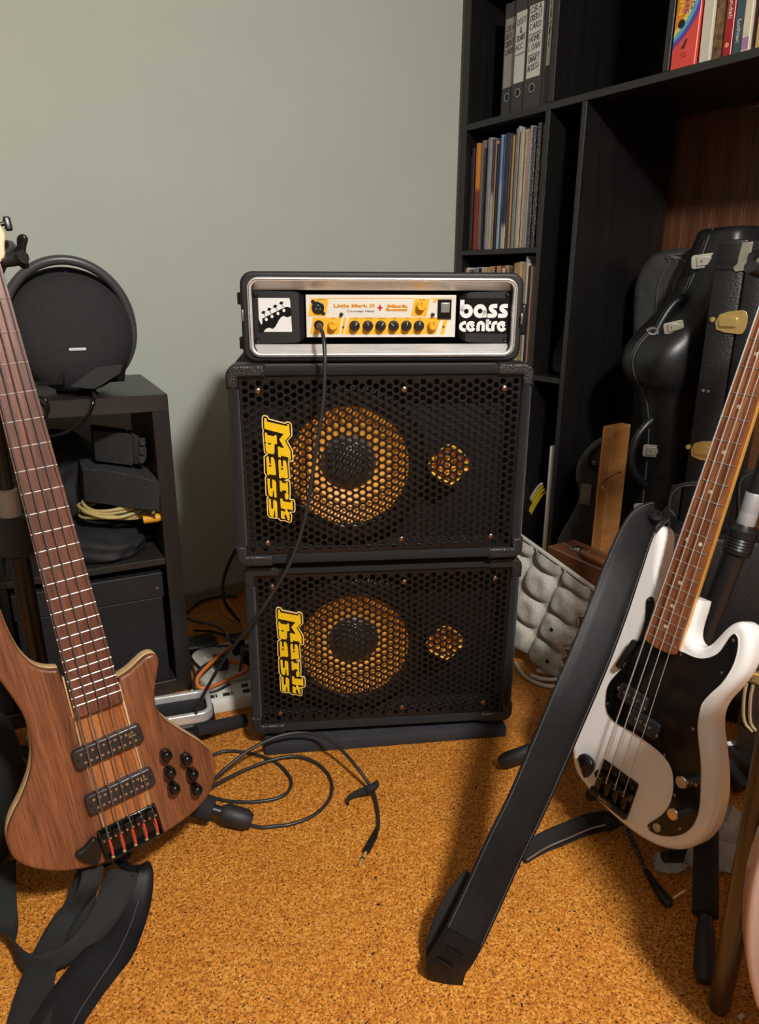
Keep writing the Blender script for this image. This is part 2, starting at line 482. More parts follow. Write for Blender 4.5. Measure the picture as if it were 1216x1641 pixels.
HAND = {  # simple pen capitals on a 1 x 1.4 grid
 'A': [[(0, 0), (.5, 1.4), (1, 0)], [(.2, .55), (.85, .6)]], 'B': [[(0, 0), (0, 1.4), (.8, 1.2), (.1, .75), (.9, .4), (0, 0)]],
 'C': [[(.95, 1.2), (.4, 1.35), (0, .7), (.3, .05), (.95, .2)]], 'D': [[(0, 0), (.05, 1.4), (.9, 1), (.8, .3), (0, 0)]],
 'E': [[(.95, 1.35), (.05, 1.3), (0, .05), (.9, .1)], [(.05, .7), (.7, .75)]], 'G': [[(.95, 1.2), (.3, 1.3), (0, .6), (.4, 0), (.9, .2), (.9, .6), (.5, .6)]],
 'H': [[(0, 0), (0, 1.4)], [(.9, 0), (.95, 1.4)], [(0, .7), (.95, .75)]], 'I': [[(.4, 0), (.45, 1.4)]],
 'K': [[(0, 0), (0, 1.4)], [(.9, 1.35), (.05, .7), (.95, 0)]], 'L': [[(.1, 1.4), (0, 0), (.9, .1)]], 'M': [[(0, 0), (.1, 1.4), (.5, .5), (.9, 1.4), (1, 0)]],
 'N': [[(0, 0), (.05, 1.4), (.85, 0), (.95, 1.4)]], 'O': [[(.5, 1.4), (0, .8), (.3, 0), (.9, .4), (.9, 1.1), (.5, 1.4)]],
 'R': [[(0, 0), (.05, 1.4), (.9, 1.1), (.1, .7), (.95, 0)]], 'S': [[(.95, 1.25), (.3, 1.35), (.1, .9), (.9, .5), (.6, .05), (0, .15)]],
 'T': [[(.5, 0), (.5, 1.3)], [(0, 1.3), (1, 1.4)]], 'X': [[(0, 0), (.95, 1.4)], [(0, 1.4), (.9, 0)]], 'U': [[(0, 1.4), (.05, .2), (.5, 0), (.9, .3), (.95, 1.4)]],
 '&': [[(.95, 0), (.2, 1), (.5, 1.4), (.75, 1), (.1, .4), (.4, 0), (.95, .5)]], '.': [[(.3, 0), (.4, .1)]], 'V': [[(0, 1.4), (.45, 0), (.95, 1.4)]],
 '-': [[(0, .7), (1, .75)]], 'Q': [[(.5, 1.4), (0, .8), (.3, 0), (.9, .4), (.9, 1.1), (.5, 1.4)], [(.6, .4), (1, 0)]],
}
def hand_me(lines, width, lh, pen=0.0019):
    bm = bmesh.new()
    y = 0.0
    for ln_ in lines:
        if ln_ == '_':
            stroke(bm, [(-width * .42, y + lh * .4), (width * .42, y + lh * .55)], pen * 1.1); y -= lh * .5; continue
        n = len(ln_); cw = width * .86 / max(n, 3)
        for i, ch in enumerate(ln_):
            x0 = -n * cw / 2 + i * cw
            for st in HAND.get(ch, []):
                stroke(bm, [(x0 + p[0] * cw * .8 + p[1] * cw * .08, y + p[1] * lh * .5 + i * lh * .04) for p in st], pen)
        y -= lh
    return from_bm(bm)
def binder(label, s0, s1, d, lab_mat, lines, lh, lw=0.78, top=0.0, ring=True, h=0.318, labz=(0.088, 0.276), loff=0.0):
    w = s1 - s0
    t = shelf_thing('lever_arch_binder', label, 'binder', (s0 + s1) / 2, d, SHZ + 0.0008, group='lever arch binders on the top shelf')
    dep = 0.285
    box('spine', (0.004, w, h), (0.002, 0, h / 2), bind, t, 0.0012, 1)
    box('cover', (dep, 0.0025, h), (dep / 2 + .004, w / 2 - .00125, h / 2), bind, t)
    box('cover', (dep, 0.0025, h), (dep / 2 + .004, -w / 2 + .00125, h / 2), bind, t)
    box('page_block', (dep - .03, w - .02, h - .03), (dep / 2 + .012, 0, h / 2 - .008), M['paper'], t)
    lb = box('label_card', (0.0012, w * lw, labz[1] - labz[0]), (-0.0004, loff, (labz[0] + labz[1]) / 2), lab_mat, t)
    me = hand_me(lines, w * lw, lh)
    add('handwriting', me, M['ink'], lb, matrix=Matrix.Translation((-0.0012, loff, labz[1] - lh * 1.1 - top)) @ FACE)
    if ring:
        rg = lathe('finger_ring', [(0.0095, 0), (0.0125, 0), (0.0125, 0.0025), (0.0095, 0.0025), (0.0095, 0)], M['steel'], t, n=24, matrix=Matrix.Translation((0, 0, 0.06)) @ Matrix.Rotation(-PI / 2, 4, 'Y'))
        lathe('hole', [(0.0005, 0), (0.0096, 0), (0.0096, 0.0008), (0.0005, 0.0008)], M['ink'], rg, n=20)
    return t
binder('dark binder with a shadowed grey label, deepest in the row', 0.150, 0.206, 0.050, lab1, ['CBA', 'DEV.', 'CREDIT', 'CARD'], 0.021, top=0.012)
binder('dark binder labelled COST & TRANS ACC, between two other binders', 0.210, 0.268, 0.038, lab2, ['COST', '&', 'TRANS', 'ACC.', '_'], 0.022, top=0.010)
binder('dark binder with the longest handwritten white label', 0.272, 0.344, 0.030, lab2, ['CBA', 'CREDIT', 'CARD', '_', 'HOME', 'LOAN', '_', 'SMART', 'ACCESS'], 0.0215, top=-0.004)
binder('dark binder with a narrow label squeezed against the shelf upright', 0.350, 0.404, 0.026, lab2, ['T', 'A', '_', 'O', 'C'], 0.030, lw=0.26, ring=False, loff=0.006, labz=(0.105, 0.29))

# --- books on the top shelf
def book(label, s, w, h, dep, d, mat, lean=0.0, pages=True, name='book'):
    m = ROOM_M @ Matrix.Translation((d, -s, SHZ + 0.0005)) @ Matrix.Rotation(lean, 4, 'X')
    t = thing(name, label, 'book', group='books on the top shelf', mat=m)
    box('cover', (0.0025, w, h), (0.00125, -w / 2, h / 2), mat, t, 0.001, 1)
    box('cover', (dep, 0.002, h), (dep / 2 + .002, -0.001, h / 2), mat, t)
    box('cover', (dep, 0.002, h), (dep / 2 + .002, -w + 0.001, h / 2), mat, t)
    box('page_block', (dep - .006, w - .0045, h - .006), (dep / 2, -w / 2, h / 2), M['paper'], t)
    return t
red = plain('coral_red', (0.72, 0.075, 0.055), 0.35, vary=0.05)
tb = book('thick coral red book with a rainbow band and a black bird', 0.810, 0.066, 0.30, 0.20, 0.004, red)
def spine_prism(name, pts, mat, parent, x, z0=0.0004):
    return prism(name, pts, 0, z0, mat, parent, matrix=Matrix.Translation((x, 0, 0)) @ FACE)
cols = [('rainbow_stripe', (0.75, 0.24, 0.02)), ('rainbow_stripe', (0.78, 0.60, 0.10)), ('rainbow_stripe', (0.09, 0.40, 0.62)), ('rainbow_stripe', (0.11, 0.06, 0.36))]
def band(r0, r1):
    cx_, cy_ = -0.070, 0.175
    a = [(cx_ + r1 * math.cos(R(q)), cy_ + r1 * math.sin(R(q))) for q in range(-74, 26, 7)]
    b = [(cx_ + r0 * math.cos(R(q)), cy_ + r0 * math.sin(R(q))) for q in range(25, -81, -7)]
    return [(min(max(x, 0.0012), 0.0648), y) for x, y in a + b]
for i, (nm, c) in enumerate(cols):
    spine_prism(nm, band(0.004 if i == 0 else 0.1165 + (i - 1) * 0.0105, 0.1165 + i * 0.0105), plain('rainbow_%d' % i, c, 0.4), tb, -0.0002 - i * .0001)
spine_prism('round_sticker', circ(0.0095, 18, 0.019, 0.094), M['ink'], tb, -0.0008)
spine_prism('bird', [(.024, .042), (.030, .048), (.034, .058), (.037, .060), (.0405, .060), (.038, .057), (.037, .050), (.034, .044), (.033, .038), (.032, .043), (.026, .040)], M['ink'], tb, -0.0004)
yl, pu = plain('title_yellow', (0.80, 0.62, 0.06), 0.4), plain('title_purple', (0.22, 0.05, 0.28), 0.4)
for tx, ty, sz, mm, sx in (('UN', 0.013, 0.017, yl, 0.045), ('RHE', 0.029, 0.015, pu, 0.045), ('YG', 0.044, 0.015, pu, 0.035)):
    text('lettering', tx, sz, mm, tb, Matrix.Translation((-0.0011, -ty, 0.135)) @ FACE @ Matrix.Rotation(-PI / 2, 4, 'Z'), wid=sx)
for k in range(3):
    box('print_line', (0.0004, 0.016, 0.0007), (-0.0003, -0.032, 0.031 - k * .004), M['ink'], tb)
b2 = book('wide cream hardback leaning beside the coral red book', 0.886, 0.026, 0.23, 0.15, 0.006, plain('cream_cover', (0.62, 0.58, 0.48), 0.5, vary=.05), R(-1.5))
b3 = book('slim book with a mottled brown and black photo spine', 0.916, 0.024, 0.23, 0.15, 0.012, plain('photo_spine', (0.16, 0.09, 0.04), 0.4, vary=0.9, vscale=60), R(-1.5))
b4 = book('dark red paperback with a white title running down its spine', 0.945, 0.021, 0.22, 0.14, 0.006, plain('dark_red', (0.33, 0.018, 0.022), 0.35, vary=.1), R(-1.5))
text('lettering', 'Peter Cundall', 0.013, lab2, b4, Matrix.Translation((-0.0004, -0.0105, 0.125)) @ FACE @ Matrix.Rotation(-PI / 2, 4, 'Z'), wid=0.10)
spine_prism('publisher_mark', circ(0.005, 14, 0.010, 0.022), plain('mark_orange', (0.8, 0.3, 0.12), .4), b4, -0.0002)
b5 = book('slate blue book with a pale title beside the red paperback', 0.968, 0.021, 0.22, 0.14, 0.008, plain('slate_blue', (0.045, 0.085, 0.105), 0.4, vary=.1), R(-1.5))
text('lettering', 'Luthian', 0.012, lab2, b5, Matrix.Translation((-0.0004, -0.0105, 0.045)) @ FACE @ Matrix.Rotation(-PI / 2, 4, 'Z'), wid=0.045)
b6 = book('cream spined book with a mauve square near its foot', 0.990, 0.018, 0.22, 0.14, 0.006, plain('ivory_cover', (0.63, 0.57, 0.42), 0.45, vary=.05), R(-1.5))
spine_prism('mauve_square', [(0.001, 0.004), (0.017, 0.004), (0.017, 0.028), (0.001, 0.028)], plain('mauve', (0.34, 0.19, 0.33), 0.5), b6, -0.0002)
book('dark plum book next to the ivory spined book', 1.0095, 0.012, 0.22, 0.14, 0.014, plain('plum', (0.05, 0.014, 0.03), 0.4), R(-1.5))
book('tan book at the edge of the picture on the top shelf', 1.0235, 0.03, 0.24, 0.15, 0.006, plain('tan_cover', (0.55, 0.33, 0.13), 0.5, vary=.08), R(-1))

# --- records
def rec_mat(nm, c, top=None, zsplit=None, bottom=None, speck=0.0, rough=0.45):
    m, nt, nd, ln, bs = nmat(nm)
    vec = coords(nt)
    f = noise(nt, coords(nt, (1, 60, 9)), 14, 4)
    base = ramp(nt, f, [(0.3, [x * .75 for x in c]), (0.7, [min(1, x * 1.2) for x in c])])
    if top or bottom:
        sx = nt.nodes.new('ShaderNodeSeparateXYZ'); ln.new(vec, sx.inputs[0])
        mp = nt.nodes.new('ShaderNodeMapRange'); ln.new(sx.outputs['Z'], mp.inputs[0])
        mp.inputs[1].default_value = zsplit - .01; mp.inputs[2].default_value = zsplit + .01
        base = mixc(nt, mp.outputs[0], bottom or base, top or base)
    if speck > 0:
        s_ = ramp(nt, noise(nt, coords(nt, (1, 1, 1)), 330, 2), [(0.58, (0, 0, 0)), (0.64, (1, 1, 1))])
        q = nt.nodes.new('ShaderNodeSeparateColor'); ln.new(s_, q.inputs[0])
        base = mixc(nt, q.outputs[0], base, (0.62, 0.58, 0.50))
    ln.new(base, bs.inputs['Base Color'])
    bs.inputs['Roughness'].default_value = rough
    return m
ORD = ['first', 'second', 'third', 'fourth', 'fifth', 'sixth', 'seventh', 'eighth', 'ninth', 'tenth', 'eleventh', 'twelfth', 'thirteenth', 'fourteenth', 'fifteenth', 'sixteenth', 'seventeenth', 'eighteenth', 'nineteenth', 'twentieth']
ORD += ['twenty ' + o for o in ORD[:9]] + ['thirtieth'] + ['thirty ' + o for o in ORD[:9]] + ['fortieth']
rm = {}
def rmat(key):
    table = {
     'black': ((0.012, 0.012, 0.014),), 'maroon': ((0.05, 0.02, 0.02),), 'orange': ((0.55, 0.10, 0.02), (0.62, 0.22, 0.03), 0.19, (0.22, 0.03, 0.02)),
     'gold speckled': ((0.35, 0.22, 0.04), None, None, None, 1), 'mauve grey': ((0.20, 0.165, 0.20),), 'clear plastic': ((0.36, 0.36, 0.37),), 'silver grey': ((0.27, 0.275, 0.28), None, None, None, 0),
     'cream and plum': ((0.58, 0.50, 0.38), (0.12, 0.05, 0.09), 0.17, (0.58, 0.50, 0.38)), 'tan': ((0.42, 0.26, 0.10),), 'sky blue': ((0.14, 0.24, 0.48), (0.16, 0.28, 0.56), 0.2, (0.30, 0.40, 0.55)),
     'cream': ((0.55, 0.49, 0.36),), 'cream and gold': ((0.5, 0.45, 0.34), (0.58, 0.52, 0.40), 0.13, (0.22, 0.16, 0.05)), 'navy': ((0.018, 0.027, 0.07), (0.018, 0.027, 0.07), 0.07, (0.52, 0.46, 0.40)),
     'dark brown': ((0.07, 0.045, 0.03),), 'beige': ((0.46, 0.38, 0.28),), 'pinkish': ((0.46, 0.27, 0.21),), 'black speckled': ((0.03, 0.03, 0.035), None, None, None, 1), 'charcoal': ((0.06, 0.065, 0.06),),
     'olive': ((0.14, 0.14, 0.07),), 'blue grey': ((0.16, 0.19, 0.23),), 'rust': ((0.32, 0.09, 0.03),), 'white': ((0.62, 0.60, 0.56),), 'kraft': ((0.42, 0.24, 0.09),), 'red': ((0.35, 0.03, 0.03),)}
    if key not in rm: rm[key] = rec_mat('sleeve_' + key.replace(' ', '_'), *table[key])
    return rm[key]
def record(i, row, key, s, w, h, d, z, lean):
    m = ROOM_M @ Matrix.Translation((d, -s, z)) @ Matrix.Rotation(lean, 4, 'X')
    lab = '%s record sleeve, %s from the end panel on the %s record shelf' % (key, ORD[i], row)
    o = add('record_sleeve', box_me((0.312, w, h), (0.156, -w / 2, h / 2), min(0.0011, w * .3), 1), rmat(key), matrix=m)
    props(o, lab, 'record', 'records on the %s record shelf' % row)
row1 = [('black', .011, .30), ('maroon', .010, .318), ('dark brown', .007, .312), ('orange', .012, .330), ('gold speckled', .006, .328), ('mauve grey', .015, .335), ('black', .005, .31), ('clear plastic', .010, .338), ('silver grey', .010, .338),
        ('cream and plum', .017, .332), ('tan', .004, .325), ('black', .009, .315), ('sky blue', .008, .340), ('cream and gold', .013, .338), ('navy', .015, .340), ('dark brown', .005, .335), ('tan', .005, .332), ('charcoal', .007, .333), ('silver grey', .008, .348),
        ('clear plastic', .008, .352), ('black', .006, .33), ('beige', .010, .338), ('tan', .005, .336), ('cream', .010, .338), ('pinkish', .007, .336), ('silver grey', .006, .345), ('black speckled', .011, .340), ('charcoal', .007, .345), ('black speckled', .012, .348), ('olive', .008, .340), ('silver grey', .010, .350)]
tot = sum(r_[1] for r_ in row1); k = (0.398 - 0.049) / tot
s = 0.0475
for i, (key, w, h) in enumerate(row1):
    w *= k
    record(i, 'upper', key, s, w * .92, h, 0.012 + random.random() * .016, 1.0912, 0.0)
    s += w
row2 = ['rust', 'white', 'blue grey', 'charcoal', 'silver grey', 'blue grey', 'white', 'black', 'cream', 'beige', 'tan', 'cream', 'orange', 'beige', 'black', 'maroon', 'gold speckled', 'red', 'white', 'pinkish', 'black', 'tan', 'olive', 'dark brown', 'kraft', 'tan', 'kraft', 'cream', 'kraft', 'clear plastic', 'white', 'black', 'pinkish', 'rust']
hs = [.328 + random.uniform(-.006, .006) for _ in row2]
for j in range(24, 31): hs[j] += .012
hs[29] += .016
ws = [random.uniform(.007, .012) for _ in row2]
k = (0.398 - 0.049) / sum(ws); s = 0.0475
for i, key in enumerate(row2):
    w = ws[i] * k
    record(i, 'lower', key, s, w * .93, hs[i], 0.010 + random.random() * .014, 0.7068, 0.0)
    s += w

# ---------------------------------------------------------------- speaker stack
def carpet():
    m, nt, nd, ln, bs = nmat('cabinet_carpet')
    vec = coords(nt)
    f = noise(nt, vec, 420, 4, 0.7); g = noise(nt, vec, 60, 3)
    ln.new(ramp(nt, f, [(0.35, (0.006, 0.006, 0.0065)), (0.7, (0.024, 0.024, 0.025))]), bs.inputs['Base Color'])
    bs.inputs['Roughness'].default_value = 0.9; bs.inputs['Specular IOR Level'].default_value = 0.2
    bs.inputs['Sheen Weight'].default_value = 0.15
    bump(nt, bs, f, 0.7, 0.002)
    return m
def pebble(name, c, rough=0.38, sc=330, st=0.5):
    m, nt, nd, ln, bs = nmat(name)
    vec = coords(nt)
    f = voro(nt, vec, sc)
    bs.inputs['Base Color'].default_value = (*c, 1); bs.inputs['Roughness'].default_value = rough
    bump(nt, bs, f, st, 0.002)
    return m
M['carpet'] = carpet()
M['corner'] = pebble('corner_plastic', (0.014, 0.014, 0.015), .42)
M['grille'] = plain('grille_metal', (0.006, 0.0055, 0.0055), 0.32, 0.0, spec=0.4)
M['pad'] = plain('dark_foam_pad', (0.022, 0.022, 0.028), 0.85, vary=0.3, vscale=200, bmp=(300, 0.3, 0.001))
M['cone'] = plain('woofer_cone', (0.90, 0.40, 0.06), 0.45, vary=0.05, vscale=30)
M['surround'] = plain('woofer_surround', (0.012, 0.012, 0.013), 0.45)
M['dust'] = plain('dust_cap', (0.05, 0.05, 0.05), 0.4, bmp=(300, 0.15, 0.001))
M['horn'] = plain('tweeter_horn', (0.90, 0.48, 0.06), 0.25, vary=0.05)
M['logo'] = plain('logo_yellow', (0.78, 0.50, 0.008), 0.35)
M['logo_line'] = plain('logo_outline', (0.85, 0.62, 0.22), 0.35)
M['bronze'] = plain('bronze_screw', (0.30, 0.20, 0.15), 0.3, 1.0)
CYAW = R(6.0)
CW, CH, CDEP = 0.581, 0.396, 0.36
UP_POS, LO_POS = V((0.006, 1.356, 0.446)), V((0.013, 1.378, 0.040))
CAB_N = V((math.sin(CYAW), -math.cos(CYAW), 0))
def cab_local(px, py, base=UP_POS):
    q = Matrix.Rotation(-CYAW, 3, 'Z') @ (on_plane(px, py, base, CAB_N) - base)
    return q.x, q.z
XZ = Matrix(((1, 0, 0, 0), (0, 0, -1, 0), (0, 1, 0, 0), (0, 0, 0, 1)))       # xy drawing -> upright, facing -y (towards the viewer)
GW, GH, GZ = 0.536, 0.352, 0.198
def grille_me():
    pitch = 0.0149; hole = 0.0056; th = 0.0016
    cw_ = pitch * 0.866
    verts, faces, idx = [], [], {}
    def vert(x, y, z):
        k = (round(x * 1e5), round(y * 1e5), round(z * 1e6))
        if k not in idx:
            idx[k] = len(verts); verts.append((x, y, z))
        return idx[k]
    nc = int(GW / cw_) + 3; nr = int(GH / pitch) + 3
    N = 12
    hw, hh = GW / 2, GH / 2
    rings = []
    for i in range(-nc // 2, nc // 2 + 1):
        for j in range(-nr // 2, nr // 2 + 1):
            cx_ = i * cw_; cy_ = (j + (0.5 if i % 2 else 0.0)) * pitch
            if abs(cx_) > hw + cw_ * .4 or abs(cy_) > hh + pitch * .4: continue
            full = abs(cx_) < hw - hole - .002 and abs(cy_) < hh - hole - .002
            outer = []
            rad = pitch / math.sqrt(3)
            for k in range(N):
                a = 2 * PI * k / N
                rr = rad if k % 2 == 0 else rad * math.cos(PI / 6)
                x = min(hw, max(-hw, cx_ + rr * math.cos(a))); y = min(hh, max(-hh, cy_ + rr * math.sin(a)))
                outer.append((x, y))
            if full:
                inn = [(cx_ + hole * math.cos(2 * PI * k / N), cy_ + hole * math.sin(2 * PI * k / N)) for k in range(N)]
                o = [vert(x, y, th) for x, y in outer]; q = [vert(x, y, th - .0003) for x, y in inn]; q2 = [vert(x, y, -0.0005) for x, y in inn]
                for k in range(N):
                    k2 = (k + 1) % N
                    faces.append((o[k], o[k2], q[k2], q[k])); faces.append((q[k], q[k2], q2[k2], q2[k]))
            else:
                o = []
                for x, y in outer:
                    v_ = vert(x, y, th)
                    if not o or o[-1] != v_: o.append(v_)
                if len(o) > 1 and o[0] == o[-1]: o.pop()
                if len(set(o)) >= 3: faces.append(tuple(dict.fromkeys(o)))
    me = mesh(verts, faces)
    return me
LG = 8.87
def lg(pts): return [cab_local(410 + x / LG, 660 + y / LG) for x, y in pts]
def cen(pts): return [(x + 0.2005, z - 0.193) for x, z in pts]
_s = [(160, 955), (195, 960), (197, 1010), (200, 1080), (215, 1105), (232, 1090), (228, 1000), (235, 970), (265, 980), (285, 1010), (293, 1225), (262, 1225), (255, 1130), (245, 1115), (235, 1215), (205, 1212), (180, 1190), (168, 1100)]
_a = [(145, 665), (155, 640), (180, 645), (190, 740), (213, 745), (211, 660), (225, 650), (245, 655), (262, 690), (272, 740), (285, 895), (270, 910), (188, 895), (186, 910), (160, 905), (152, 790)]
_ah = [(180, 760), (216, 766), (220, 790), (183, 785)]
LOGO = {
 'M': [[(115, 95), (150, 100), (155, 145), (445, 210), (440, 180), (470, 180), (485, 335), (415, 420), (490, 560), (497, 690), (462, 690), (460, 655), (355, 630), (355, 655), (318, 650), (308, 500), (345, 505), (355, 520), (400, 520), (330, 400), (395, 320), (160, 260), (118, 245)]],
 'b': [[(125, 300), (158, 308), (158, 335), (262, 358), (262, 335), (293, 340), (300, 468), (265, 462), (262, 590), (245, 610), (165, 595), (140, 560), (135, 470), (145, 440), (128, 430)], [(165, 445), (215, 452), (215, 475), (170, 470)]],
 'a': [_a, _ah], 's': [_s], 's2': [[(x + 15, y + 288) for x, y in _s]],
 'a2': [[(x + 172, y + 45) for x, y in _a], [(x + 172, y + 45) for x, y in _ah]],
 'r': [[(335, 985), (365, 990), (370, 1015), (428, 1028), (428, 1005), (452, 1010), (460, 1140), (452, 1160), (462, 1180), (462, 1250), (425, 1255), (412, 1230), (412, 1170), (435, 1160), (430, 1130), (372, 1122), (372, 1145), (342, 1135)]],
 'k': [[(345, 1240), (380, 1250), (385, 1280), (495, 1300), (495, 1275), (520, 1280), (525, 1410), (490, 1402), (455, 1390), (440, 1395), (455, 1430), (475, 1445), (480, 1555), (450, 1550), (445, 1510), (420, 1460), (400, 1490), (415, 1520), (410, 1532), (385, 1530), (358, 1525), (355, 1415), (385, 1420), (405, 1440), (418, 1395), (365, 1380), (352, 1370)]]}
LOGO_OUT = [(80, 100), (90, 62), (120, 52), (170, 70), (185, 105), (415, 165), (430, 145), (480, 150), (510, 185), (520, 345), (450, 425), (525, 555), (535, 715), (470, 715), (480, 850), (490, 960), (440, 980), (485, 990), (495, 1110), (490, 1250), (545, 1260), (560, 1300), (562, 1420), (545, 1440), (495, 1445), (515, 1480), (510, 1570), (480, 1590), (425, 1575), (410, 1560), (370, 1570), (335, 1555), (320, 1535), (195, 1520), (160, 1480), (148, 1240), (165, 1225), (135, 1190), (125, 940), (140, 925), (115, 880), (108, 640), (150, 610), (115, 590), (98, 400), (90, 290), (98, 270), (85, 240)]
def make_cab(label, pos):
    t = thing('speaker_cabinet', label, 'speaker', pos, CYAW, 'stacked bass speaker cabinets')
    return t
def cab_parts(t):
    outer = rrect(CW - .003, CH - .003, 0.020, 6, 0, CH / 2)
    inner = rrect(GW + .002, GH + .002, 0.003, 2, 0, GZ)
    prism('shell', [outer, inner], -CDEP, 0.0, M['carpet'], t, bevel=0.010, res=4, matrix=XZ)
    box('rear_panel', (CW - .05, 0.012, CH - .05), (0, CDEP - .02, CH / 2), M['blackmat'], t)
    box('baffle', (GW, 0.012, GH), (0, 0.092, GZ), M['blackmat'], t)
    g = grille_me()
    add('grille', g, M['grille'], t, matrix=Matrix.Translation((0, 0.010, GZ)) @ XZ)
    # four front corner protectors
    for sx in (-1, 1):
        for sz in (-1, 1):
            lx, lz = 0.072, 0.044
            xo, zo, w = CW / 2 + .0008, CH / 2 + .0008, 0.0228
            r_ = 0.021
            pts = [(xo - lx, zo)] + [(xo - r_ + r_ * math.sin(R(a)), zo - r_ + r_ * math.cos(R(a))) for a in range(0, 91, 15)] + [(xo, zo - lz), (xo - w, zo - lz), (xo - w, zo - w), (xo - lx, zo - w)]
            pts = [(sx * x, CH / 2 + sz * z) for x, z in pts]
            if sx * sz < 0: pts = pts[::-1]
            prism('corner_protector', pts, -0.055, 0.0012, M['corner'], t, bevel=0.006, res=3, matrix=XZ)
    sc = lathe_me([(0.0003, 0.0035), (0.003, 0.0035), (0.0055, 0.002), (0.006, 0.0), (0.0003, 0.0)], 12)
    for x, z in ((-.234, .348), (.041, .348), (.236, .348), (-.229, .046), (.040, .046), (.225, .046)):
        o = add('screw', sc, M['bronze'], t, matrix=Matrix.Translation((x, 0.0085, z)) @ XZ)
    # woofer
    wx, wz = -0.064, 0.197
    w = add('woofer', lathe_me([(0.128, -0.003), (0.148, -0.003), (0.158, -0.012), (0.158, -0.062), (0.128, -0.062), (0.128, -0.003)], 48, 35, True), M['surround'], t, matrix=Matrix.Translation((wx, 0.017, wz)) @ XZ)
    add('surround', lathe_me([(0.131, -0.012), (0.129, -0.004), (0.124, 0.002), (0.120, 0.0), (0.118, -0.005)], 48, 35, True), M['surround'], w)
    cone = mesh(*ring_surface([(0.1185, -0.004), (0.10, -0.014), (0.078, -0.025), (0.054, -0.034)], 48), smooth=True)
    add('cone', cone, M['cone'], w)
    dc = mesh(*ring_surface([(0.056, -0.032), (0.050, -0.026), (0.040, -0.018), (0.026, -0.012), (0.012, -0.0095), (0.0005, -0.009)], 32), smooth=True)
    add('dust_cap', dc, M['dust'], w)
    # horn tweeter with a rounded diamond mouth
    def dia(r, y, p):
        pts = []
        for k in range(40):
            a = 2 * PI * k / 40
            c, s_ = math.cos(a), math.sin(a)
            q = (abs(c) ** p + abs(s_) ** p) ** (-1 / p)
            pts.append(V((0.134 + r * q * c, y, 0.197 + r * q * s_)))
        return pts
    mouth = [dia(0.043, 0.014, 1.35), dia(0.041, 0.014, 1.35), dia(0.036, 0.017, 1.4), dia(0.029, 0.024, 1.6), dia(0.022, 0.032, 1.8), dia(0.014, 0.040, 2.0)]
    h = add('tweeter', loft_me(mouth, False, 60), M['horn'], t)
    ring = [V((0.134 + 0.025 * math.cos(2 * PI * k / 20), 0.018, 0.197 + 0.025 * math.sin(2 * PI * k / 20))) for k in range(20)]
    tube('phase_ring', ring, 0.0035, plain('copper_ring', (0.45, 0.16, 0.08), .35, .6) if 'copper' not in M else M['copper'], h, 6, 0, True)
    lathe('phase_plug', [(0.0005, 0.0), (0.006, -0.002), (0.012, -0.014), (0.0125, -0.022), (0.0005, -0.022)], M['horn'], h, n=16, matrix=Matrix.Translation((0.134, 0.020, 0.197)) @ XZ)
    # badge
    b = prism('badge', cen(lg(LOGO_OUT)), 0, 0.0022, M['logo_line'], t, matrix=Matrix.Translation((-0.2005, 0.0075, 0.193)) @ XZ)
    prism('badge_field', cen(lg(LOGO_OUT)), 0.0002, 0.0026, M['gloss'], b, grow=-0.0019)
    for ch, outl in LOGO.items():
        prism('letter', [cen(lg(q)) for q in outl], 0.001, 0.0032, M['logo'], b)
    for sx in (-1, 1):
        for y in (0.05, CDEP - .05):
            lathe('foot', [(0.0005, -0.0095), (0.014, -0.0095), (0.017, 0.003), (0.0005, 0.003)], M['rubber'], t, n=14, loc=(sx * .23, y, 0))
def ring_surface(prof, n):
    v, f = [], []
    for (r, z) in prof:
        for k in range(n):
            v.append((r * math.cos(2 * PI * k / n), r * math.sin(2 * PI * k / n), z))
    for i in range(len(prof) - 1):
        for k in range(n):
            f.append((i * n + k, i * n + (k + 1) % n, (i + 1) * n + (k + 1) % n, (i + 1) * n + k))
    return v, f
def copy_parts(src, dst):
    for ch in list(src.children):
        c = ch.copy(); COL.objects.link(c); c.parent = dst
        for g in list(ch.children):
            d = g.copy(); COL.objects.link(d); d.parent = c
cu_ = make_cab('upper black carpeted bass cabinet directly under the amplifier case', UP_POS)
cab_parts(cu_)
for sx in (-1, 1):
    box('side_handle', (0.006, 0.12, 0.05), (sx * (CW / 2 - .001), 0.20, 0.30), M['black'], cu_, 0.003)
cl_ = make_cab('lower black carpeted bass cabinet standing on the foam slab', LO_POS)
copy_parts(cu_, cl_)
pd = box('isolation_pad', (0.545, 0.33, 0.0275), (0, 0.165, 0.01375), M['pad'], None, 0.004)
pd.location = V((0.022, 1.366, 0.0)); pd.rotation_euler = (0, 0, R(7.8))
props(pd, 'dark foam slab under the lower bass cabinet', 'foam pad')

